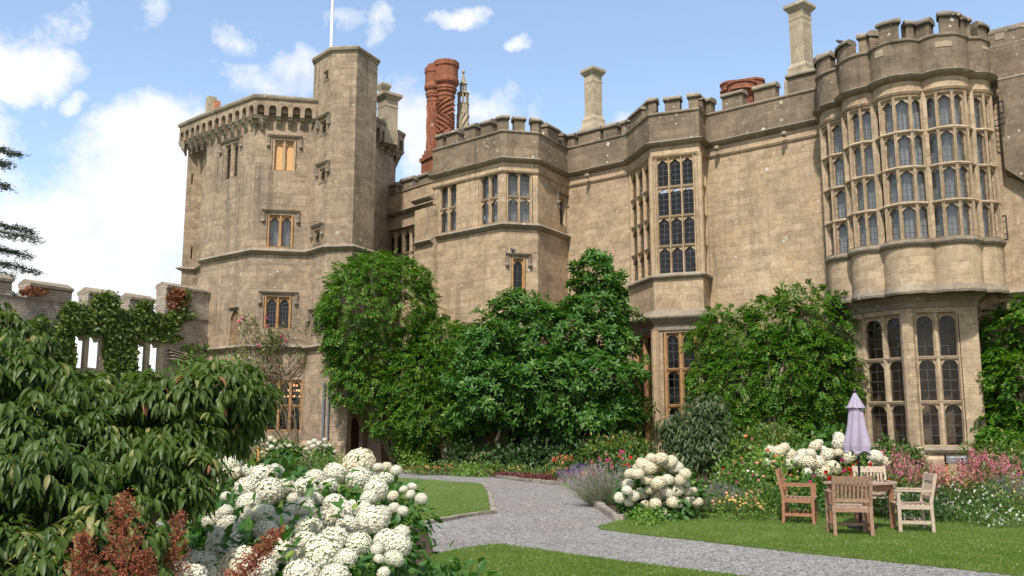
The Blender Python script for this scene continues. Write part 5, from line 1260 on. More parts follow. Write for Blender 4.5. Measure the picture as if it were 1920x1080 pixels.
plume('short rust brown astilbe plume at the bottom edge between two taller plumes', 265, 1035, 1150, 3.2, 0.080, 4)
# ================================================================ flower beds
leaf('gravel_chip', (.10,.095,.1), (.42,.41,.41), None, 0, 0, .9, .2)
def flower_plant(name, label, x, d, w_, h, lm='leaf_mixed', ls=.08, nl=220, fl=None, nf=20, fs=.03, kind='disc', dp=None, group='flowering plants in the beds', per=5, tpl='leaf2', lw=.5, z0=0.0, cat='plant', flz=(.75,1.15)):
    c = D(x, 800, d); c = Vector((c.x, c.y, z0)); root = empty(name, tuple(c), label, cat, group); dp = dp or w_
    lob = [((c.x,c.y,z0+h*.45),(w_*.5,dp*.5,h*.5)), ((c.x-w_*.2,c.y,z0+h*.3),(w_*.35,dp*.4,h*.35)), ((c.x+w_*.22,c.y+.05,z0+h*.32),(w_*.35,dp*.4,h*.36))]
    P, N = lobes_surface(lob, nl, .35, None, .16); C, NN, Dr = clumped(P, N, per, ls*.8); k = C[:,2] > z0+.01; C, NN, Dr = C[k], NN[k], Dr[k]
    sz = ls*RNG.uniform(.6,1.3,len(C)); leaves('foliage', root, [lm], C, unit(Dr+np.array([0,0,.25])), unit(NN+np.array([0,0,.7])), sz, sz*lw, tpl)
    if not fl: return root
    Ps, Ds, Ns, Ls, Mi = [], [], [], [], []; stm = MB()
    for i in range(nf):
        a = random.uniform(0, 2*math.pi); r = math.sqrt(random.random()); q = c + Vector((r*math.cos(a)*w_*.5, r*math.sin(a)*dp*.5, h*random.uniform(*flz)*(1-.35*r*r)))
        m = random.randrange(len(fl)); s = fs*random.uniform(.75,1.25)
        stm.tube([c+Vector((0,0,.0)), c.lerp(q,.5)+Vector((0,0,.04)), q], [.004,.003,.002], 3)
        if kind == 'disc':
            up = Vector((random.gauss(0,.4), -.7+random.gauss(0,.3), .9)).normalized()
            for lay in range(2):
                for j in range(6):
                    t = j*math.pi/3+lay*.5; u1 = up.orthogonal().normalized(); u2 = up.cross(u1); dd = u1*math.cos(t)+u2*math.sin(t)+up*(.15+lay*.5)
                    Ps.append(tuple(q)); Ds.append(tuple(dd)); Ns.append(tuple(up)); Ls.append(s); Mi.append(m)
        elif kind == 'ball':
            for j in range(14):
                v = Vector((random.gauss(0,1),random.gauss(0,1),random.gauss(.3,1))).normalized(); Ps.append(tuple(q)); Ds.append(tuple(v)); Ns.append(tuple(v.orthogonal())); Ls.append(s); Mi.append(m)
        elif kind == 'spike':
            hh = fs*random.uniform(4,7)
            for j in range(26):
                t = random.random(); v = Vector((random.gauss(0,1),random.gauss(0,1),random.gauss(.4,.6))).normalized(); Ps.append(tuple(q+Vector((0,0,hh*t))+v*fs*.9*(1-t*.7))); Ds.append(tuple(v)); Ns.append(tuple(v.orthogonal())); Ls.append(s*.75*(1-.4*t)); Mi.append(m)
    stm.build('stems', ['leaf_mixed'], root)
    L = np.array(Ls); leaves('blossoms', root, list(fl), np.array(Ps), np.array(Ds), np.array(Ns), L, L*.8, 'petal', np.array(Mi))
    return root
def lavender(label, x, d, w_, h, nst=260, fm='petal_lav', lean=(0,0), lm='leaf_silver', sp=.055):
    c = D(x, 800, d); c = Vector((c.x, c.y, 0)); root = empty('lavender', tuple(c), label, 'lavender', 'lavender clumps'); P, Dr_, L, W_ = [], [], [], []; fp, fd_, fl_ = [], [], []
    for i in range(nst):
        a = random.uniform(0,2*math.pi); r = random.random()**.6; o = c + Vector((math.cos(a)*w_*.16*r, math.sin(a)*w_*.16*r, .02)); ln = h*random.uniform(.75,1.15)
        dr = Vector((math.cos(a)*r*w_*.5/h+lean[0]+random.gauss(0,.06), math.sin(a)*r*w_*.5/h+lean[1], 1-.25*r)).normalized()
        P.append(tuple(o)); Dr_.append(tuple(dr)); L.append(ln); W_.append(.006)
        for j in range(3): P.append(tuple(o+dr*ln*random.uniform(.05,.45))); Dr_.append(tuple(dr+Vector((random.gauss(0,.5),random.gauss(0,.5),0)))); L.append(.07); W_.append(.009)
        e = o+dr*ln
        for j in range(9): fp.append(tuple(e-dr*random.uniform(0,sp*1.6)+Vector((random.gauss(0,.004),random.gauss(0,.004),0)))); fd_.append(tuple(dr+Vector((random.gauss(0,.7),random.gauss(0,.7),random.gauss(0,.3))))); fl_.append(random.uniform(.008,.016))
    P = np.array(P); leaves('foliage', root, [lm], P, np.array(Dr_), rnd_dirs(len(P)), np.array(L), np.array(W_), 'strap')
    fp = np.array(fp); fl_ = np.array(fl_)*1.15; leaves('flower_spikes', root, [fm], fp, np.array(fd_), rnd_dirs(len(fp)), fl_, fl_*.8, 'petal')
lavender('faded silvery lavender leaning over the path edge left of the cream hydrangea', 1128, 19.5, 1.5, .85, 620, lean=(-.25,-.1))
lavender('dusky lavender clump behind the orange and pink snapdragons', 1085, 24.5, 1.0, .6, 330, 'petal_purple')
lavender('grey lavender to the right of the cream hydrangea', 1345, 17.8, .8, .55, 320)
lavender('wispy faded lavender spilling on to the path from the near white hydrangea', 782, 6.6, .85, .62, 420, lean=(.25,-.1))
lavender('small purple lavender low among the near white hydrangea heads', 665, 5.2, .45, .42, 120, 'petal_purple', lm='leaf_mixed')
lavender('pale grass-like lavender mound at the far right of the bed', 1890, 17.4, 1.1, .7, 380)
FPL = flower_plant
FPL('snapdragon', 'orange, pink and yellow snapdragons at the path edge', 1112, 23.4, .8, .5, 'leaf_mixed', .07, 120, ['petal_orange','petal_pink','petal_yellow'], 26, .045, 'spike')
FPL('green_shrub', 'round green shrub with magenta blooms between the two lavenders', 1142, 22.2, 1.1, .95, 'leaf_box', .08, 380, ['petal_magenta','petal_pink'], 14, .05, 'disc')
FPL('rose_bush', 'green rose bush with magenta flowers just above the cream hydrangea', 1170, 21.5, .9, 1.0, 'leaf_mixed', .09, 260, ['petal_magenta','petal_red'], 12, .05, 'disc')
FPL('euphorbia', 'small bright green plant at the foot of the round cream hydrangea', 1205, 15.7, .55, .28, 'leaf_bright', .06, 160, None)
FPL('rose_bush', 'tall loose rose bush with a few orange-red flowers right of the small dogwood', 1405, 19.0, 1.2, 1.35, 'leaf_bright', .10, 360, ['petal_orange','petal_pink','petal_red'], 15, .045, 'disc')
FPL('herbaceous_plant', 'leafy green plant with pink dots beside the grey lavender', 1370, 18.0, 1.1, .95, 'leaf_mixed', .09, 340, ['petal_magenta','petal_daisy'], 12, .03, 'disc')
FPL('herbaceous_plant', 'tall upright leafy plant topped with orange flowers left of the brown armchair', 1450, 18.6, 1.1, 1.05, 'leaf_bright', .10, 340, ['petal_orange','petal_salmon'], 14, .04, 'disc')
FPL('alstroemeria', 'low yellow and salmon flowers in front of the leafy plants', 1378, 16.6, 1.0, .45, 'leaf_bright', .05, 260, ['petal_yellow','petal_salmon'], 42, .03, 'disc')
FPL('herbaceous_plant', 'dense dark green mound left of the brown armchair', 1445, 16.9, 1.0, .72, 'leaf_mixed', .06, 380, ['petal_salmon','petal_pink'], 14, .03, 'disc')
FPL('herbaceous_plant', 'low dark green planting behind the brown armchair', 1500, 17.2, 1.3, .7, 'leaf_hydrangea', .09, 330, ['petal_magenta'], 8, .03, 'disc')
FPL('dahlia', 'red and pink dahlias behind the parasol', 1600, 17.6, 1.3, 1.0, 'leaf_mixed', .08, 360, ['petal_red','petal_magenta','petal_red'], 26, .055, 'ball')
FPL('dahlia', 'pink dahlias to the right of the pale chair behind the table', 1660, 17.4, .9, .8, 'leaf_mixed', .08, 260, ['petal_salmon','petal_red'], 10, .05, 'ball')
FPL('valerian', 'pink valerian nearest the parasol', 1665, 18.9, 1.2, 1.0, 'leaf_mixed', .08, 330, ['petal_pink'], 80, .042, 'spike')
FPL('valerian', 'pink valerian below the small box shrub', 1715, 18.4, 1.2, .85, 'leaf_mixed', .08, 360, ['petal_pink'], 90, .042, 'spike')
FPL('valerian', 'pink valerian in front of the black sign', 1785, 17.9, 1.2, .74, 'leaf_mixed', .08, 360, ['petal_pink','petal_salmon'], 80, .042, 'spike')
FPL('valerian', 'tallest drift of pink valerian right of the black sign', 1845, 17.8, 1.2, .98, 'leaf_mixed', .08, 380, ['petal_pink'], 110, .045, 'spike')
FPL('valerian', 'pink valerian thinning out at the right end of the bed', 1900, 18.6, 1.1, .9, 'leaf_mixed', .08, 300, ['petal_pink'], 26, .04, 'spike')
FPL('scabious', 'white scabious dotted under the pink valerian', 1760, 16.7, 1.5, .62, 'leaf_dark', .06, 420, ['petal_daisy'], 34, .026, 'ball', flz=(.4,1.1))
FPL('scabious', 'white scabious flowers right of the grey armchair', 1820, 16.6, 1.3, .6, 'leaf_mixed', .06, 380, ['petal_daisy'], 40, .026, 'ball', flz=(.3,1.1))
FPL('scabious', 'low white flowers spilling on to the lawn at the right', 1855, 15.7, 1.1, .32, 'leaf_mixed', .05, 300, ['petal_daisy'], 52, .026, 'ball', flz=(.2,1.1))
FPL('scabious', 'white flowers among grasses at the right edge of the photo', 1915, 16.9, 1.2, .8, 'leaf_bright', .05, 300, ['petal_daisy','petal_yellow'], 44, .026, 'ball', flz=(.4,1.15))
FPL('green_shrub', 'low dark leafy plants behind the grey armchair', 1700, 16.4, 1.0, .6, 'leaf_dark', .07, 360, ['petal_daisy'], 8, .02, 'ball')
bush('box_shrub', 'rounded glossy green box shrub below the oriel bay', 'shrub', (G(1688,905).x, G(1688,905).y, 0), [pxl(1680,860,25,34,.8), pxl(1700,872,24.8,30,.8), pxl(1665,876,24.8,26,.8)], 'leaf_box', 700, 6, .12, .09, trunk=False)
bush('green_shrub', 'green shrub right of the black sign below the far climber', 'shrub', (G(1880,905).x, G(1880,905).y, 0), [pxl(1835,862,26,26,.8), pxl(1880,868,25.6,42,.7), pxl(1925,872,25,40,.8)], 'leaf_mixed', 700, 6, .12, .1, trunk=False, group='green shrubs at the foot of the walls')
bush('green_shrub', 'leafy green shrub under the canted bay window with reddish tips', 'shrub', (G(1180,868).x, G(1180,868).y, 0), [pxl(1165,845,31,32,.6), pxl(1125,848,31.5,28,.6), pxl(1195,850,30.5,24,.7)], 'leaf_mixed', 600, 6, .15, .12, trunk=False, group='green shrubs at the foot of the walls', extra_mats=('leaf_dogwood_red',), frac=.04)
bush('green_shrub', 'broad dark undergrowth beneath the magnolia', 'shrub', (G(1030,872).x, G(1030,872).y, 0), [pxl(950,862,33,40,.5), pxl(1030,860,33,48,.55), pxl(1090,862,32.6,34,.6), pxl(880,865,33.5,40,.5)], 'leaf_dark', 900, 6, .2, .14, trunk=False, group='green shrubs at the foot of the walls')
bush('green_shrub', 'leafy green mass behind the tall rose bushes under the wisteria', 'shrub', (G(1460,905).x, G(1460,905).y, 0), [pxl(1400,850,25,40,.8), pxl(1450,845,24.5,44,.8), pxl(1500,860,24,40,.8), pxl(1360,868,25,30,.8)], 'leaf_mixed', 900, 6, .14, .12, trunk=False, group='green shrubs at the foot of the walls')
# clumps at the back of the path, under the trees
i = 0
for (x, d, w_, h, lm, fl, lab) in ((775,32.2,.9,.75,'leaf_bright',None,'pale green fern at the left end of the bed under the trees'),(800,31,.8,.3,'leaf_mixed',['petal_yellow','petal_orange'],'low yellow-flowered plant at the left end of the back bed'),(838,31,.9,.35,'leaf_mixed',['petal_orange'],'low orange-tinged plant below the fallen branch'),
      (870,30.5,.8,.32,'leaf_bright',None,'bright green low plant at the middle of the back bed'),(905,30,.9,.55,'leaf_bright',None,'upright fern by the twisted wisteria stem'),(935,30.2,.9,.32,'leaf_mixed',None,'low mid-green clump below the magnolia trunk'),(975,29.6,.8,.36,'leaf_mixed',['petal_yellow'],'low clump with yellow leaves under the magnolia'),
      (1010,29,.7,.3,'leaf_mixed',None,'small green clump at the right of the back bed'),(1040,28.6,.6,.28,'leaf_mixed',['petal_orange','petal_red'],'small red-flowered clump beside the flower pot')):
    FPL('bedding_plant', lab, x, d, w_, h, lm, .1, 150, fl, 14, .03, 'disc', group='low plants along the back of the path')
# red-leaved edging along the kerb
def heuchera():
    P = []; 
    a, b = G(765,884), G(1035,903)
    for _ in range(5200): t = random.random(); q = a.lerp(b,t)+Vector((random.gauss(0,.05), .55+random.gauss(0,.25), .04+abs(random.gauss(0,.06)))); P.append(tuple(q))
    P = np.array(P); me = leaf_mesh(P, unit(RNG.normal(size=P.shape)+np.array([0,0,.6])), np.tile([[0,-.4,1.]],(len(P),1)), .06, .05, 'leaf2'); me.name = 'ground_cover'
    o = put(me, 'red_ground_cover', None, ['leaf_maroon']); tag(o, 'dark red leafy ground cover along the kerb under the trees', 'ground cover', kind='stuff')
leaf('leaf_maroon', (.07,.015,.02), (.16,.04,.035), None, 0, .15)
heuchera()
# bed on the left below the tower
def low_hedge(label, pts, w_, h, mat, n, ls):
    root = empty('low_hedge', tuple(pts[0])[:2]+(0,), label, 'hedge'); lob = []
    for a, b in zip(pts, pts[1:]):
        L = (V2(b)-V2(a)).length; k = max(1, int(L/(w_*.5)))
        for j in range(k+1): p = V2(a).lerp(V2(b), j/k); lob.append(((p.x,p.y,h*.5),(w_*.5*random.uniform(.9,1.1),w_*.5,h*.55*random.uniform(.9,1.1))))
    P, N = lobes_surface(lob, n, .2, None, .1); C, NN, Dr = clumped(P, N, 6, ls*.7); sz = ls*RNG.uniform(.6,1.3,len(C)); leaves('foliage', root, [mat], C, Dr, unit(NN+np.array([0,0,.6])), sz, sz*.5)
low_hedge('low loose green hedge along the back of the left lawn', [D(430,800,26.5), D(520,800,26.5), D(618,800,26.8)], 1.6, .62, 'leaf_mixed', 1300, .11)
FPL('herbaceous_plant', 'tall green plants with pink spires behind the left sign', 405, 32.5, 2.0, 1.3, 'leaf_mixed', .12, 420, ['petal_pink','petal_magenta'], 26, .05, 'spike')
FPL('herbaceous_plant', 'green planting with yellow leaves around the left sign posts', 475, 31.0, 1.8, .8, 'leaf_mixed', .11, 420, ['petal_orange','petal_yellow'], 20, .04, 'disc')
lavender('hazy grey lavender in front of the smaller white hydrangea', 590, 31.5, 1.5, .55, 320)
FPL('silver_plant', 'silver leaved mound left of the sign post', 445, 30.5, 1.3, .5, 'leaf_silver', .08, 360, None)
bush('shrub', 'leafy green shrub with reddish tips behind the dogwood, below the tower window', 'shrub', (G(410,890).x, G(410,890).y, 0), [pxl(400,720,24,52,.8), pxl(440,740,24,48,.8), pxl(360,730,24,50,.8), pxl(420,790,24,60,.7), pxl(340,790,24,60,.7), pxl(450,700,24.2,26,.9)], 'leaf_mixed', 1100, 7, .16, .13, stems=6, trunk_r=.04)
# ================================================================ climbing rose on the tower
cr = empty('climbing_rose', (G(560,880).x, G(560,880).y+.3, 0), 'straggly climbing rose with bare twigs and a few pink blooms on the tower wall', 'climber')
mb = MB(); LP = []; FP = []
def ontower(x, y, off=.12): 
    f = ft1 if x > 474 else ft0; s, z = plane_hit(x, y, f.W(0,0), f.W(f.L,0)); return f.W(s, z, off)
for (x0,y0,x1,y1,nn) in ((560,870,520,690,5),(570,870,600,620,4),(560,860,470,690,5),(500,700,465,600,9),(500,700,530,620,9),(480,700,450,640,8),(540,700,590,650,9),(520,695,500,640,10),(590,700,598,770,6),(530,700,470,690,6),(600,640,575,600,4)):
    for k in range(nn):
        a = (x0+random.uniform(-8,8), y0+random.uniform(-8,8)); b = (x1+random.uniform(-16,16), y1+random.uniform(-14,14)); m = ((a[0]+b[0])/2+random.uniform(-18,18), (a[1]+b[1])/2+random.uniform(-14,6))
        q = [a, ((a[0]+m[0])/2+random.uniform(-5,5),(a[1]+m[1])/2), m, ((b[0]+m[0])/2+random.uniform(-5,5),(b[1]+m[1])/2), b]
        pts = [ontower(*p, .06+random.random()*.25) for p in q]; mb.tube(pts, [.02,.017,.013,.010,.005], 4)
        for p in pts[2:]:
            for _ in range(5): LP.append(tuple(p+Vector((random.gauss(0,.13),random.gauss(0,.06)-.05,random.gauss(0,.13)))))
for (x,y) in ((468,598),(462,604),(500,598),(502,612),(536,640),(528,632),(486,650)):
    FP.append(ontower(x, y, .35))
for (x,y,n_) in ((470,602,60),(505,625,50),(520,640,50),(455,615,30),(560,668,40),(600,775,90),(590,800,50),(600,690,20)):
    for _ in range(n_): p = ontower(x+random.gauss(0,6), y+random.gauss(0,7), .2); LP.append(tuple(p+Vector((0,random.gauss(-.05,.08),0))))
mb.build('stems', ['twig'], cr, smooth=True); LP = np.array(LP); leaves('foliage', cr, ['leaf_ivy'], LP, rnd_dirs(len(LP)), rnd_dirs(len(LP)), .11, .06, 'leaf2')
Ps, Ds = [], []
for p in FP:
    for _ in range(22): Ps.append(tuple(p)); Ds.append((random.gauss(0,1),random.gauss(-.4,1),random.gauss(0,1)))
leaves('blossoms', cr, ['petal_pink'], np.array(Ps), np.array(Ds), rnd_dirs(len(Ps)), .1, .08, 'petal')
vb = empty('vine', (G(700,870).x, G(700,870).y, 0), 'bare brown vine twigs netting the wall left of the tall wisteria', 'climber'); mb = MB()
for k in range(34):
    x, y = random.uniform(625,690), random.uniform(590,720); pts = []
    for j in range(6): s_, z_ = plane_hit(x, y, fs2.W(0,0) if x > 662 else Fac(SP[1],SP[2]).W(0,0), fs2.W(fs2.L,0) if x > 662 else Fac(SP[1],SP[2]).W(2,0)); f_ = fs2 if x > 662 else Fac(SP[1],SP[2]); pts.append(f_.W(s_, z_, .06+random.random()*.08)); x += random.uniform(-12,7); y += random.uniform(-12,14)
    mb.tube(pts, [.014,.012,.01,.008,.006,.004], 4)
mb.build('stems', ['twig'], vb, smooth=True)
# trailing wisteria trunk lying along the ground under the trees
ft_ = MB(); pts = [D(862,868,33.4), D(885,858,33.3), D(915,852,33.2), D(950,852,33.3), D(985,856,33.6)]; ft_.tube([(p.x,p.y,p.z) for p in pts], [.1,.14,.13,.11,.07], 8); ft_.tube([D(935,852,33.3), D(930,830,33.5), D(938,805,33.6)], [.09,.07,.05], 7)
tag(ft_.build('fallen_branch', ['vine_bark'], smooth=True), 'thick pale old branch lying along the bed under the magnolia', 'branch')
# geranium pot
gp_ = G(1054,897); pr_ = empty('flower_pot', (gp_.x,gp_.y,0), 'terracotta pot spilling orange and red geraniums at the bend of the path', 'flower pot'); mb = MB(); mb.lathe((gp_.x,gp_.y,0), [(.14,0),(.2,.3),(.23,.3),(.23,.36),(.2,.36),(.19,.33)], 16); mb.build('pot', ['terracotta'], pr_)
FPL('geranium', 'orange and red geraniums growing in the terracotta pot', 1056, gp_.y, .75, .42, 'leaf_mixed', .08, 130, ['petal_red','petal_orange','petal_salmon'], 36, .045, 'ball', z0=.3)
# ================================================================ information signs
def sign(label, xl, xr, yt, yb, d, ybot):
    a, b = D(xl, yt, d), D(xr, yb, d); w_ = b.x-a.x; h = a.z-b.z; c = Vector(((a.x+b.x)/2, d, (a.z+b.z)/2)); root = empty('sign', (c.x,c.y,0), label, 'sign', 'black information signs on posts')
    m = MB(); m.box(c, (w_, .04, h)); bo = m.build('board', ['sign_black'], root)
    t = MB(); yy = c.y-.024; rnd = random.Random(5)
    def bar(x0, x1, z, hh): t.box((c.x+(x0+x1)/2*w_, yy, c.z+z*h), ((x1-x0)*w_, .004, hh*h))
    bar(-.44,.44,.38,.022); bar(-.44,.44,-.38,.022); t.box((c.x-.44*w_,yy,c.z),(.006*w_,.004,h*.76)); t.box((c.x+.44*w_,yy,c.z),(.006*w_,.004,h*.76))
    x = -.4
    while x < .38: l = rnd.uniform(.014,.03); bar(x, x+l, .24, .12*rnd.uniform(.7,1)); x += l+rnd.choice((.008,.008,.03))
    for k in range(4):
        x = -.4
        while x < .22: l = rnd.uniform(.01,.05); bar(x, x+l, .06-.1*k, .03); x += l+.012
    for k in range(16):
        an = 2*math.pi*k/16; t.box((c.x+.34*w_+.12*h*1.3*math.cos(an), yy, c.z-.1*h+.16*h*math.sin(an)), (.035*h,.004,.035*h))
    t.box((c.x+.34*w_, yy, c.z-.1*h), (.035*h,.004,.18*h)); t.build('lettering', ['sign_white'], bo)
    for s in (-.4, .36):
        p = MB(); p.box((c.x+s*w_, c.y+.05, (c.z-h*.5)/2+.05), (.06,.05,c.z-h*.5+.1)); p.build('post', ['post_wood'], root)
sign('black information sign on wooden posts among the pink valerian', 1771, 1815, 853, 869, 19.5, 900)
sign('black information sign on wooden posts beside the white hydrangea below the tower', 462, 488, 824, 833, 30.2, 862)

# chandelier glowing inside the tower's ground floor window
cl = empty('chandelier', tuple(ft1.W(1.6,0,-1.4)), 'lit chandelier seen through the ground floor window of the tower', 'chandelier')
t, o = material('lit_bulb'); e_ = t.n('Emission', {'Color': (1,.42,.14,1), 'Strength': 2.6}); t.l(e_, o.inputs[0])
h_ = th['e']; cx_ = h_[0]+(h_[1]-h_[0])*.72; mb = MB(); fm_ = MB(); c_ = ft1.W(cx_, h_[2]+(h_[3]-h_[2])*.72, -1.3)
for ring, (rr, dz, nn) in enumerate(((.42,-.1,10),(.26,.16,7),(.12,.38,4))):
    for k in range(nn):
        a = 2*math.pi*k/nn; mb.lathe(c_+Vector((rr*math.cos(a), rr*math.sin(a), dz)), [(.01,0),(.03,.03),(.025,.06),(.005,.09)], 6); fm_.tube([c_+Vector((0,0,dz+.05)), c_+Vector((rr*math.cos(a), rr*math.sin(a), dz))], .008, 4)
fm_.tube([c_+Vector((0,0,-.2)), c_+Vector((0,0,1.2))], .015, 5); fm_.build('frame', ['iron'], cl); mb.build('bulbs', ['lit_bulb'], cl)

FPL('herbaceous_plant', 'leafy green planting at the left end of the bed below the tower, behind the dogwood', 330, 27.5, 2.6, .8, 'leaf_mixed', .12, 420, ['petal_yellow','petal_pink'], 24, .04, 'disc')
FPL('herbaceous_plant', 'mixed green plants below the ruined wall, behind the dogwood', 250, 28.5, 3.0, .9, 'leaf_bright', .12, 420, ['petal_daisy','petal_pink'], 24, .04, 'disc')
FPL('herbaceous_plant', 'darker green plants by the left hydrangeas, mostly hidden by the dogwood', 380, 28.0, 2.4, .7, 'leaf_mixed', .12, 420, ['petal_orange','petal_magenta'], 20, .04, 'disc')
# ================================================================ garden furniture
def arm_chair(label, pos, rz, mat, seatmat=None):
    root = empty('garden_armchair', (pos[0],pos[1],.035), label, 'chair', 'slatted wooden garden armchairs'); root.rotation_euler = (0,0,rz)
    def part(name, fn, m=mat):
        b = MB(); fn(b); o = b.build(name, [m], root, local=True); bv = o.modifiers.new('b','BEVEL'); bv.width = .004; bv.segments = 2; bv.limit_method = 'ANGLE'
    def post(b, x0, y0, z0, x1, y1, z1, w_=.05, d_=.05):
        b.hexa([Vector((x0+sx*w_/2, y0+sy*d_/2, z0)) for sx,sy in ((-1,-1),(1,-1),(1,1),(-1,1))] + [Vector((x1+sx*w_/2, y1+sy*d_/2, z1)) for sx,sy in ((-1,-1),(1,-1),(1,1),(-1,1))])
    W2 = .275
    for s in (-1,1):
        part('leg', lambda b: b.box((s*W2,-.25,.315), (.052,.052,.63)))
        def rear(b):
            post(b, s*W2,.25,0, s*W2,.235,.45); post(b, s*W2,.235,.4501, s*W2,.33,.91)
        part('leg', rear)
        part('armrest', lambda b: b.hexa([Vector(q) for q in ((s*W2-.03,-.30,.63),(s*W2+.035,-.30,.63),(s*W2+.03,.26,.625),(s*W2-.025,.26,.625),(s*W2-.03,-.30,.655),(s*W2+.035,-.30,.655),(s*W2+.03,.27,.652),(s*W2-.025,.27,.652))]))
        part('stretcher', lambda b: b.box((s*W2,0,.15), (.03,.45,.05)))
    part('stretcher', lambda b: b.box((0,.02,.15), (.52,.03,.045)))
    part('seat_frame', lambda b: [b.box((0,-.25,.385),(.5,.03,.065)), b.box((0,.235,.385),(.5,.03,.065)), b.box((-W2,0,.385),(.03,.44,.065)), b.box((W2,0,.385),(.03,.44,.065))])
    def seat(b):
        for k in range(7): b.box((0,-.262+k*.078,.43-.004*math.sin(k/6*math.pi)*3), (.585 if k == 0 else .49,.062,.02))
    part('seat', seat, seatmat or mat)
    def yb(z): return .235+(z-.45)*.095/.46
    part('top_rail', lambda b: b.hexa([Vector((sx*.25, yb(z)+sy*.017, z)) for z in (.79,.90) for sx,sy in ((-1,-1),(1,-1),(1,1),(-1,1))]))
    part('bottom_rail', lambda b: b.box((0,yb(.53),.53), (.5,.03,.055)))
    def slats(b):
        for k in range(8): x = -.21+.06*k; post(b, x, yb(.55), .55, x, yb(.80), .80, .036, .016)
    part('back_slats', slats)
    return root
def gm(x, y): p = G(x, y, .035); return p
arm_chair('grey-brown wooden armchair seen from behind, nearest the camera', (gm(1594,1001).x, gm(1594,1001).y), math.radians(172), 'teak_mid', 'teak_grey')
arm_chair('orange-brown wooden armchair at the left of the table', (gm(1500,979).x, gm(1500,979).y), math.radians(68), 'teak_brown', 'teak_mid')
arm_chair('pale silvery wooden armchair at the right of the table', (gm(1711,994).x, gm(1711,994).y), math.radians(-100), 'teak_pale', 'teak_grey')
arm_chair('pale wooden armchair behind the table facing the camera', (gm(1642,969).x, gm(1642,969).y), math.radians(-8), 'teak_pale', 'teak_grey')
tp_ = gm(1617, 990)
tb = empty('garden_table', (tp_.x,tp_.y,.035), 'square slatted wooden garden table with the parasol through it', 'table'); tb.rotation_euler = (0,0,math.radians(33))
def tpart(name, fn, m='teak_brown'):
    b = MB(); fn(b); o = b.build(name, [m], tb, local=True); bv = o.modifiers.new('b','BEVEL'); bv.width = .004; bv.segments = 2; bv.limit_method = 'ANGLE'
for sx in (-1,1):
    for sy in (-1,1): tpart('leg', lambda b: b.box((sx*.34,sy*.34,.36), (.06,.06,.71)))
tpart('apron', lambda b: [b.box((0,-.34,.665),(.62,.025,.09)), b.box((0,.34,.665),(.62,.025,.09)), b.box((-.34,0,.665),(.025,.62,.09)), b.box((.34,0,.665),(.025,.62,.09))])
def top(b):
    b.box((0,-.375,.73),(.83,.07,.028)); b.box((0,.375,.73),(.83,.07,.028)); b.box((-.38,0,.73),(.07,.676,.0279)); b.box((.38,0,.73),(.07,.676,.0279))
    for k in range(9):
        x = -.304+k*.076
        if abs(x) < .03: b.box((x,-.19,.728),(.066,.29,.022)); b.box((x,.19,.728),(.066,.29,.022))
        else: b.box((x,0,.728),(.066,.676,.022))
tpart('tabletop', top, 'teak_grey')
# parasol
ux, uy = tp_.x, tp_.y
um = empty('parasol', (ux,uy,.035), 'closed lilac-grey parasol standing through the garden table', 'parasol')
mb = MB(); mb.tube([(ux,uy,.04),(ux,uy,2.27)], .019, 12); mb.build('pole', ['pole_dark'], um, smooth=True)
mb = MB(); mb.lathe((ux,uy,.036), [(.24,0),(.24,.03),(.2,.05),(.05,.055),(.045,.3),(.03,.31)], 24); mb.build('base_plate', ['pole_dark'], um)
mb = MB(); mb.lathe((ux,uy,2.25), [(.01,0),(.03,.01),(.034,.035),(.02,.06),(.006,.07)], 12); mb.build('finial', ['pole_dark'], um)
zt = 2.25
def cloth(prof, pleats, amp, tw, jag, name, n=96):
    b = MB(); rings = []; prof = [(prof[i][0]*(1-q/6)+prof[i+1][0]*q/6, prof[i][1]*(1-q/6)+prof[i+1][1]*q/6) for i in range(len(prof)-1) for q in range(6)]+[prof[-1]]
    for i, (r, z) in enumerate(prof):
        t = i/(len(prof)-1); ring = []
        for k in range(n):
            a = 2*math.pi*k/n; ph = pleats*a + tw*t; w_ = 1+amp*t**.6*(abs(math.sin(ph/2))*2-1.1 + .25*math.sin(3*a+5*t)+.12*math.sin(9*a+9*t)); zz = z + (jag*(math.sin(ph)+.6*math.sin(2*a+1)) if i == len(prof)-1 else 0)
            ring.append((ux+r*w_*math.cos(a), uy+r*w_*math.sin(a), zz))
        rings.append(ring)
    for a_, b_ in zip(rings, rings[1:]):
        for k in range(n): b.poly([a_[k], b_[k], b_[(k+1)%n], a_[(k+1)%n]])
    o = b.build(name, ['umbrella_cloth'], um, smooth=True); s = o.modifiers.new('s','SOLIDIFY'); s.thickness = .003
cloth([(.095,zt-.20),(.105,zt-.26),(.115,zt-.34),(.127,zt-.45),(.14,zt-.56),(.155,zt-.67),(.175,zt-.78),(.185,zt-.88),(.17,zt-.98)], 5, .27, 2.0, .05, 'canopy')
cloth([(.022,zt),(.04,zt-.04),(.07,zt-.1),(.10,zt-.17),(.135,zt-.235),(.14,zt-.25)], 8, .12, .3, .012, 'top_flap')
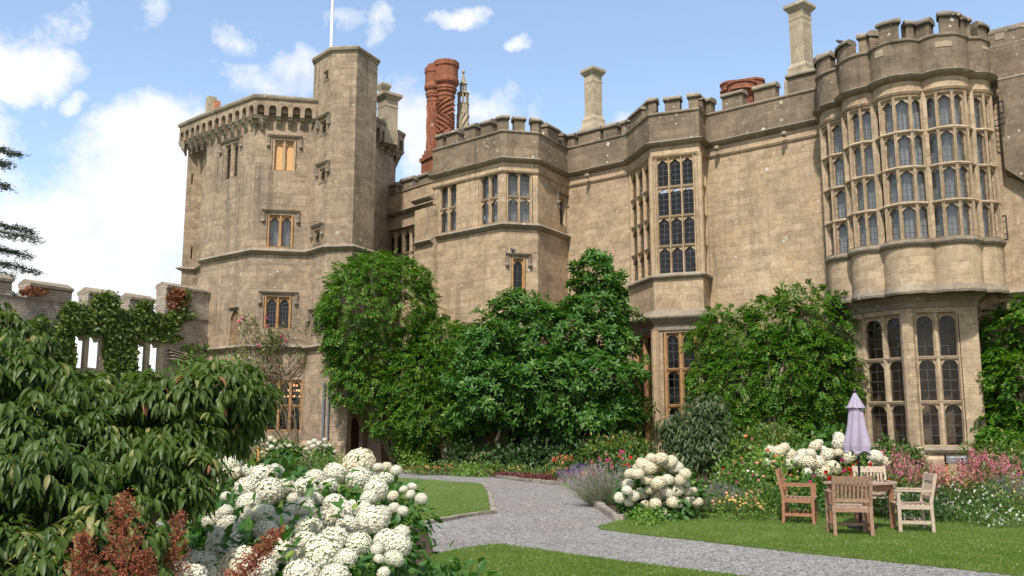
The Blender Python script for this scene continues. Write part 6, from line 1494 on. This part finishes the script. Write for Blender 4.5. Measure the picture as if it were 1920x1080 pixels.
# ================================================================ grass blades, clover and loose gravel
def inside(P, poly):
    x, y = P[:,0], P[:,1]; r = np.zeros(len(P), bool); n = len(poly)
    for i in range(n):
        a, b = poly[i], poly[(i+1)%n]
        c = ((a.y > y) != (b.y > y)) & (x < (b.x-a.x)*(y-a.y)/((b.y-a.y) or 1e-9)+a.x); r ^= c
    return r
def sample_px(n, ymin=880, ymax=1085, xmin=250, xmax=2250):
    x = RNG.uniform(xmin, xmax, n); y = RNG.uniform(ymin, ymax, n); dx = (x-960)/F; dyy = (540-y)/F; dz = st + dyy*ct; dy = ct - dyy*st; t = (.035-CAMH)/dz
    return np.stack([dx*t, dy*t, np.full(n,.035)], 1)
S_ = sample_px(950000); keep = inside(S_, PL)|inside(S_, PR)|inside(S_, PN); S_ = S_[keep][:420000]
S_[:,2] = .028; S_[:,:2] += RNG.normal(size=(len(S_),2))*.03
Lb = RNG.uniform(.016,.036,len(S_)); me = leaf_mesh(S_, RNG.normal(size=S_.shape)*.35+np.array([0,0,1]), RNG.normal(size=S_.shape), Lb, RNG.uniform(.004,.009,len(S_)), 'blade'); me.name = 'grass'
tag(put(me, 'grass', None, ['grass']), 'short mown grass blades covering the lawns', 'grass', kind='stuff')
EP = []
for poly in (PL, PR, PN):
    for i in range(len(poly)):
        a, b = poly[i], poly[(i+1)%len(poly)]; L_ = (b-a).length
        if L_ > 60: continue
        for _ in range(int(L_*150)):
            p = a.lerp(b, random.random())
            if 8 < p.y < 30 and abs(p.x) < p.y*.7: EP.append((p.x+random.gauss(0,.025), p.y+random.gauss(0,.025), .015))
EP = np.array(EP); eb = RNG.uniform(.025,.06,len(EP)); me = leaf_mesh(EP, RNG.normal(size=EP.shape)*.6+np.array([0,0,1]), RNG.normal(size=EP.shape), eb, .008, 'blade'); me.name = 'edge_grass'
tag(put(me, 'edge_grass', None, ['grass']), 'longer ragged grass along the cut edges of the lawns', 'grass', kind='stuff')
S2 = sample_px(9000); S2 = S2[inside(S2, PL)|inside(S2, PR)|inside(S2, PN)][:600]; S2[:,2] += .03
Cn = np.repeat(S2, 4, 0) + RNG.normal(size=(len(S2)*4,3))*.004; me = leaf_mesh(Cn, RNG.normal(size=Cn.shape)*[1,1,.3], np.tile([[0,0,1.]],(len(Cn),1)), .009, .008, 'petal'); me.name = 'clover'
tag(put(me, 'clover', None, ['petal_daisy']), 'tiny white clover flowers scattered in the lawns', 'clover', kind='stuff')
S3 = sample_px(120000, 880, 1085, 600, 2100); S3 = S3[~(inside(S3, PL)|inside(S3, PR)|inside(S3, PN))]; S3 = S3[(S3[:,1] < 30)][:26000]; S3[:,2] = .002
S3 = S3[inside(S3, [Vector(p) for p in pts_path])] if 'pts_path' in globals() else S3
Ls = RNG.uniform(.008,.022,len(S3)); me = leaf_mesh(S3, RNG.normal(size=S3.shape)*[1,1,.15], np.tile([[0,0,1.]],(len(S3),1))+RNG.normal(size=S3.shape)*.3, Ls, Ls*1.2, 'leaf2'); me.name = 'loose_gravel'
tag(put(me, 'loose_gravel', None, ['gravel_chip']), 'loose grey stone chips strewn over the path', 'gravel', kind='stuff')
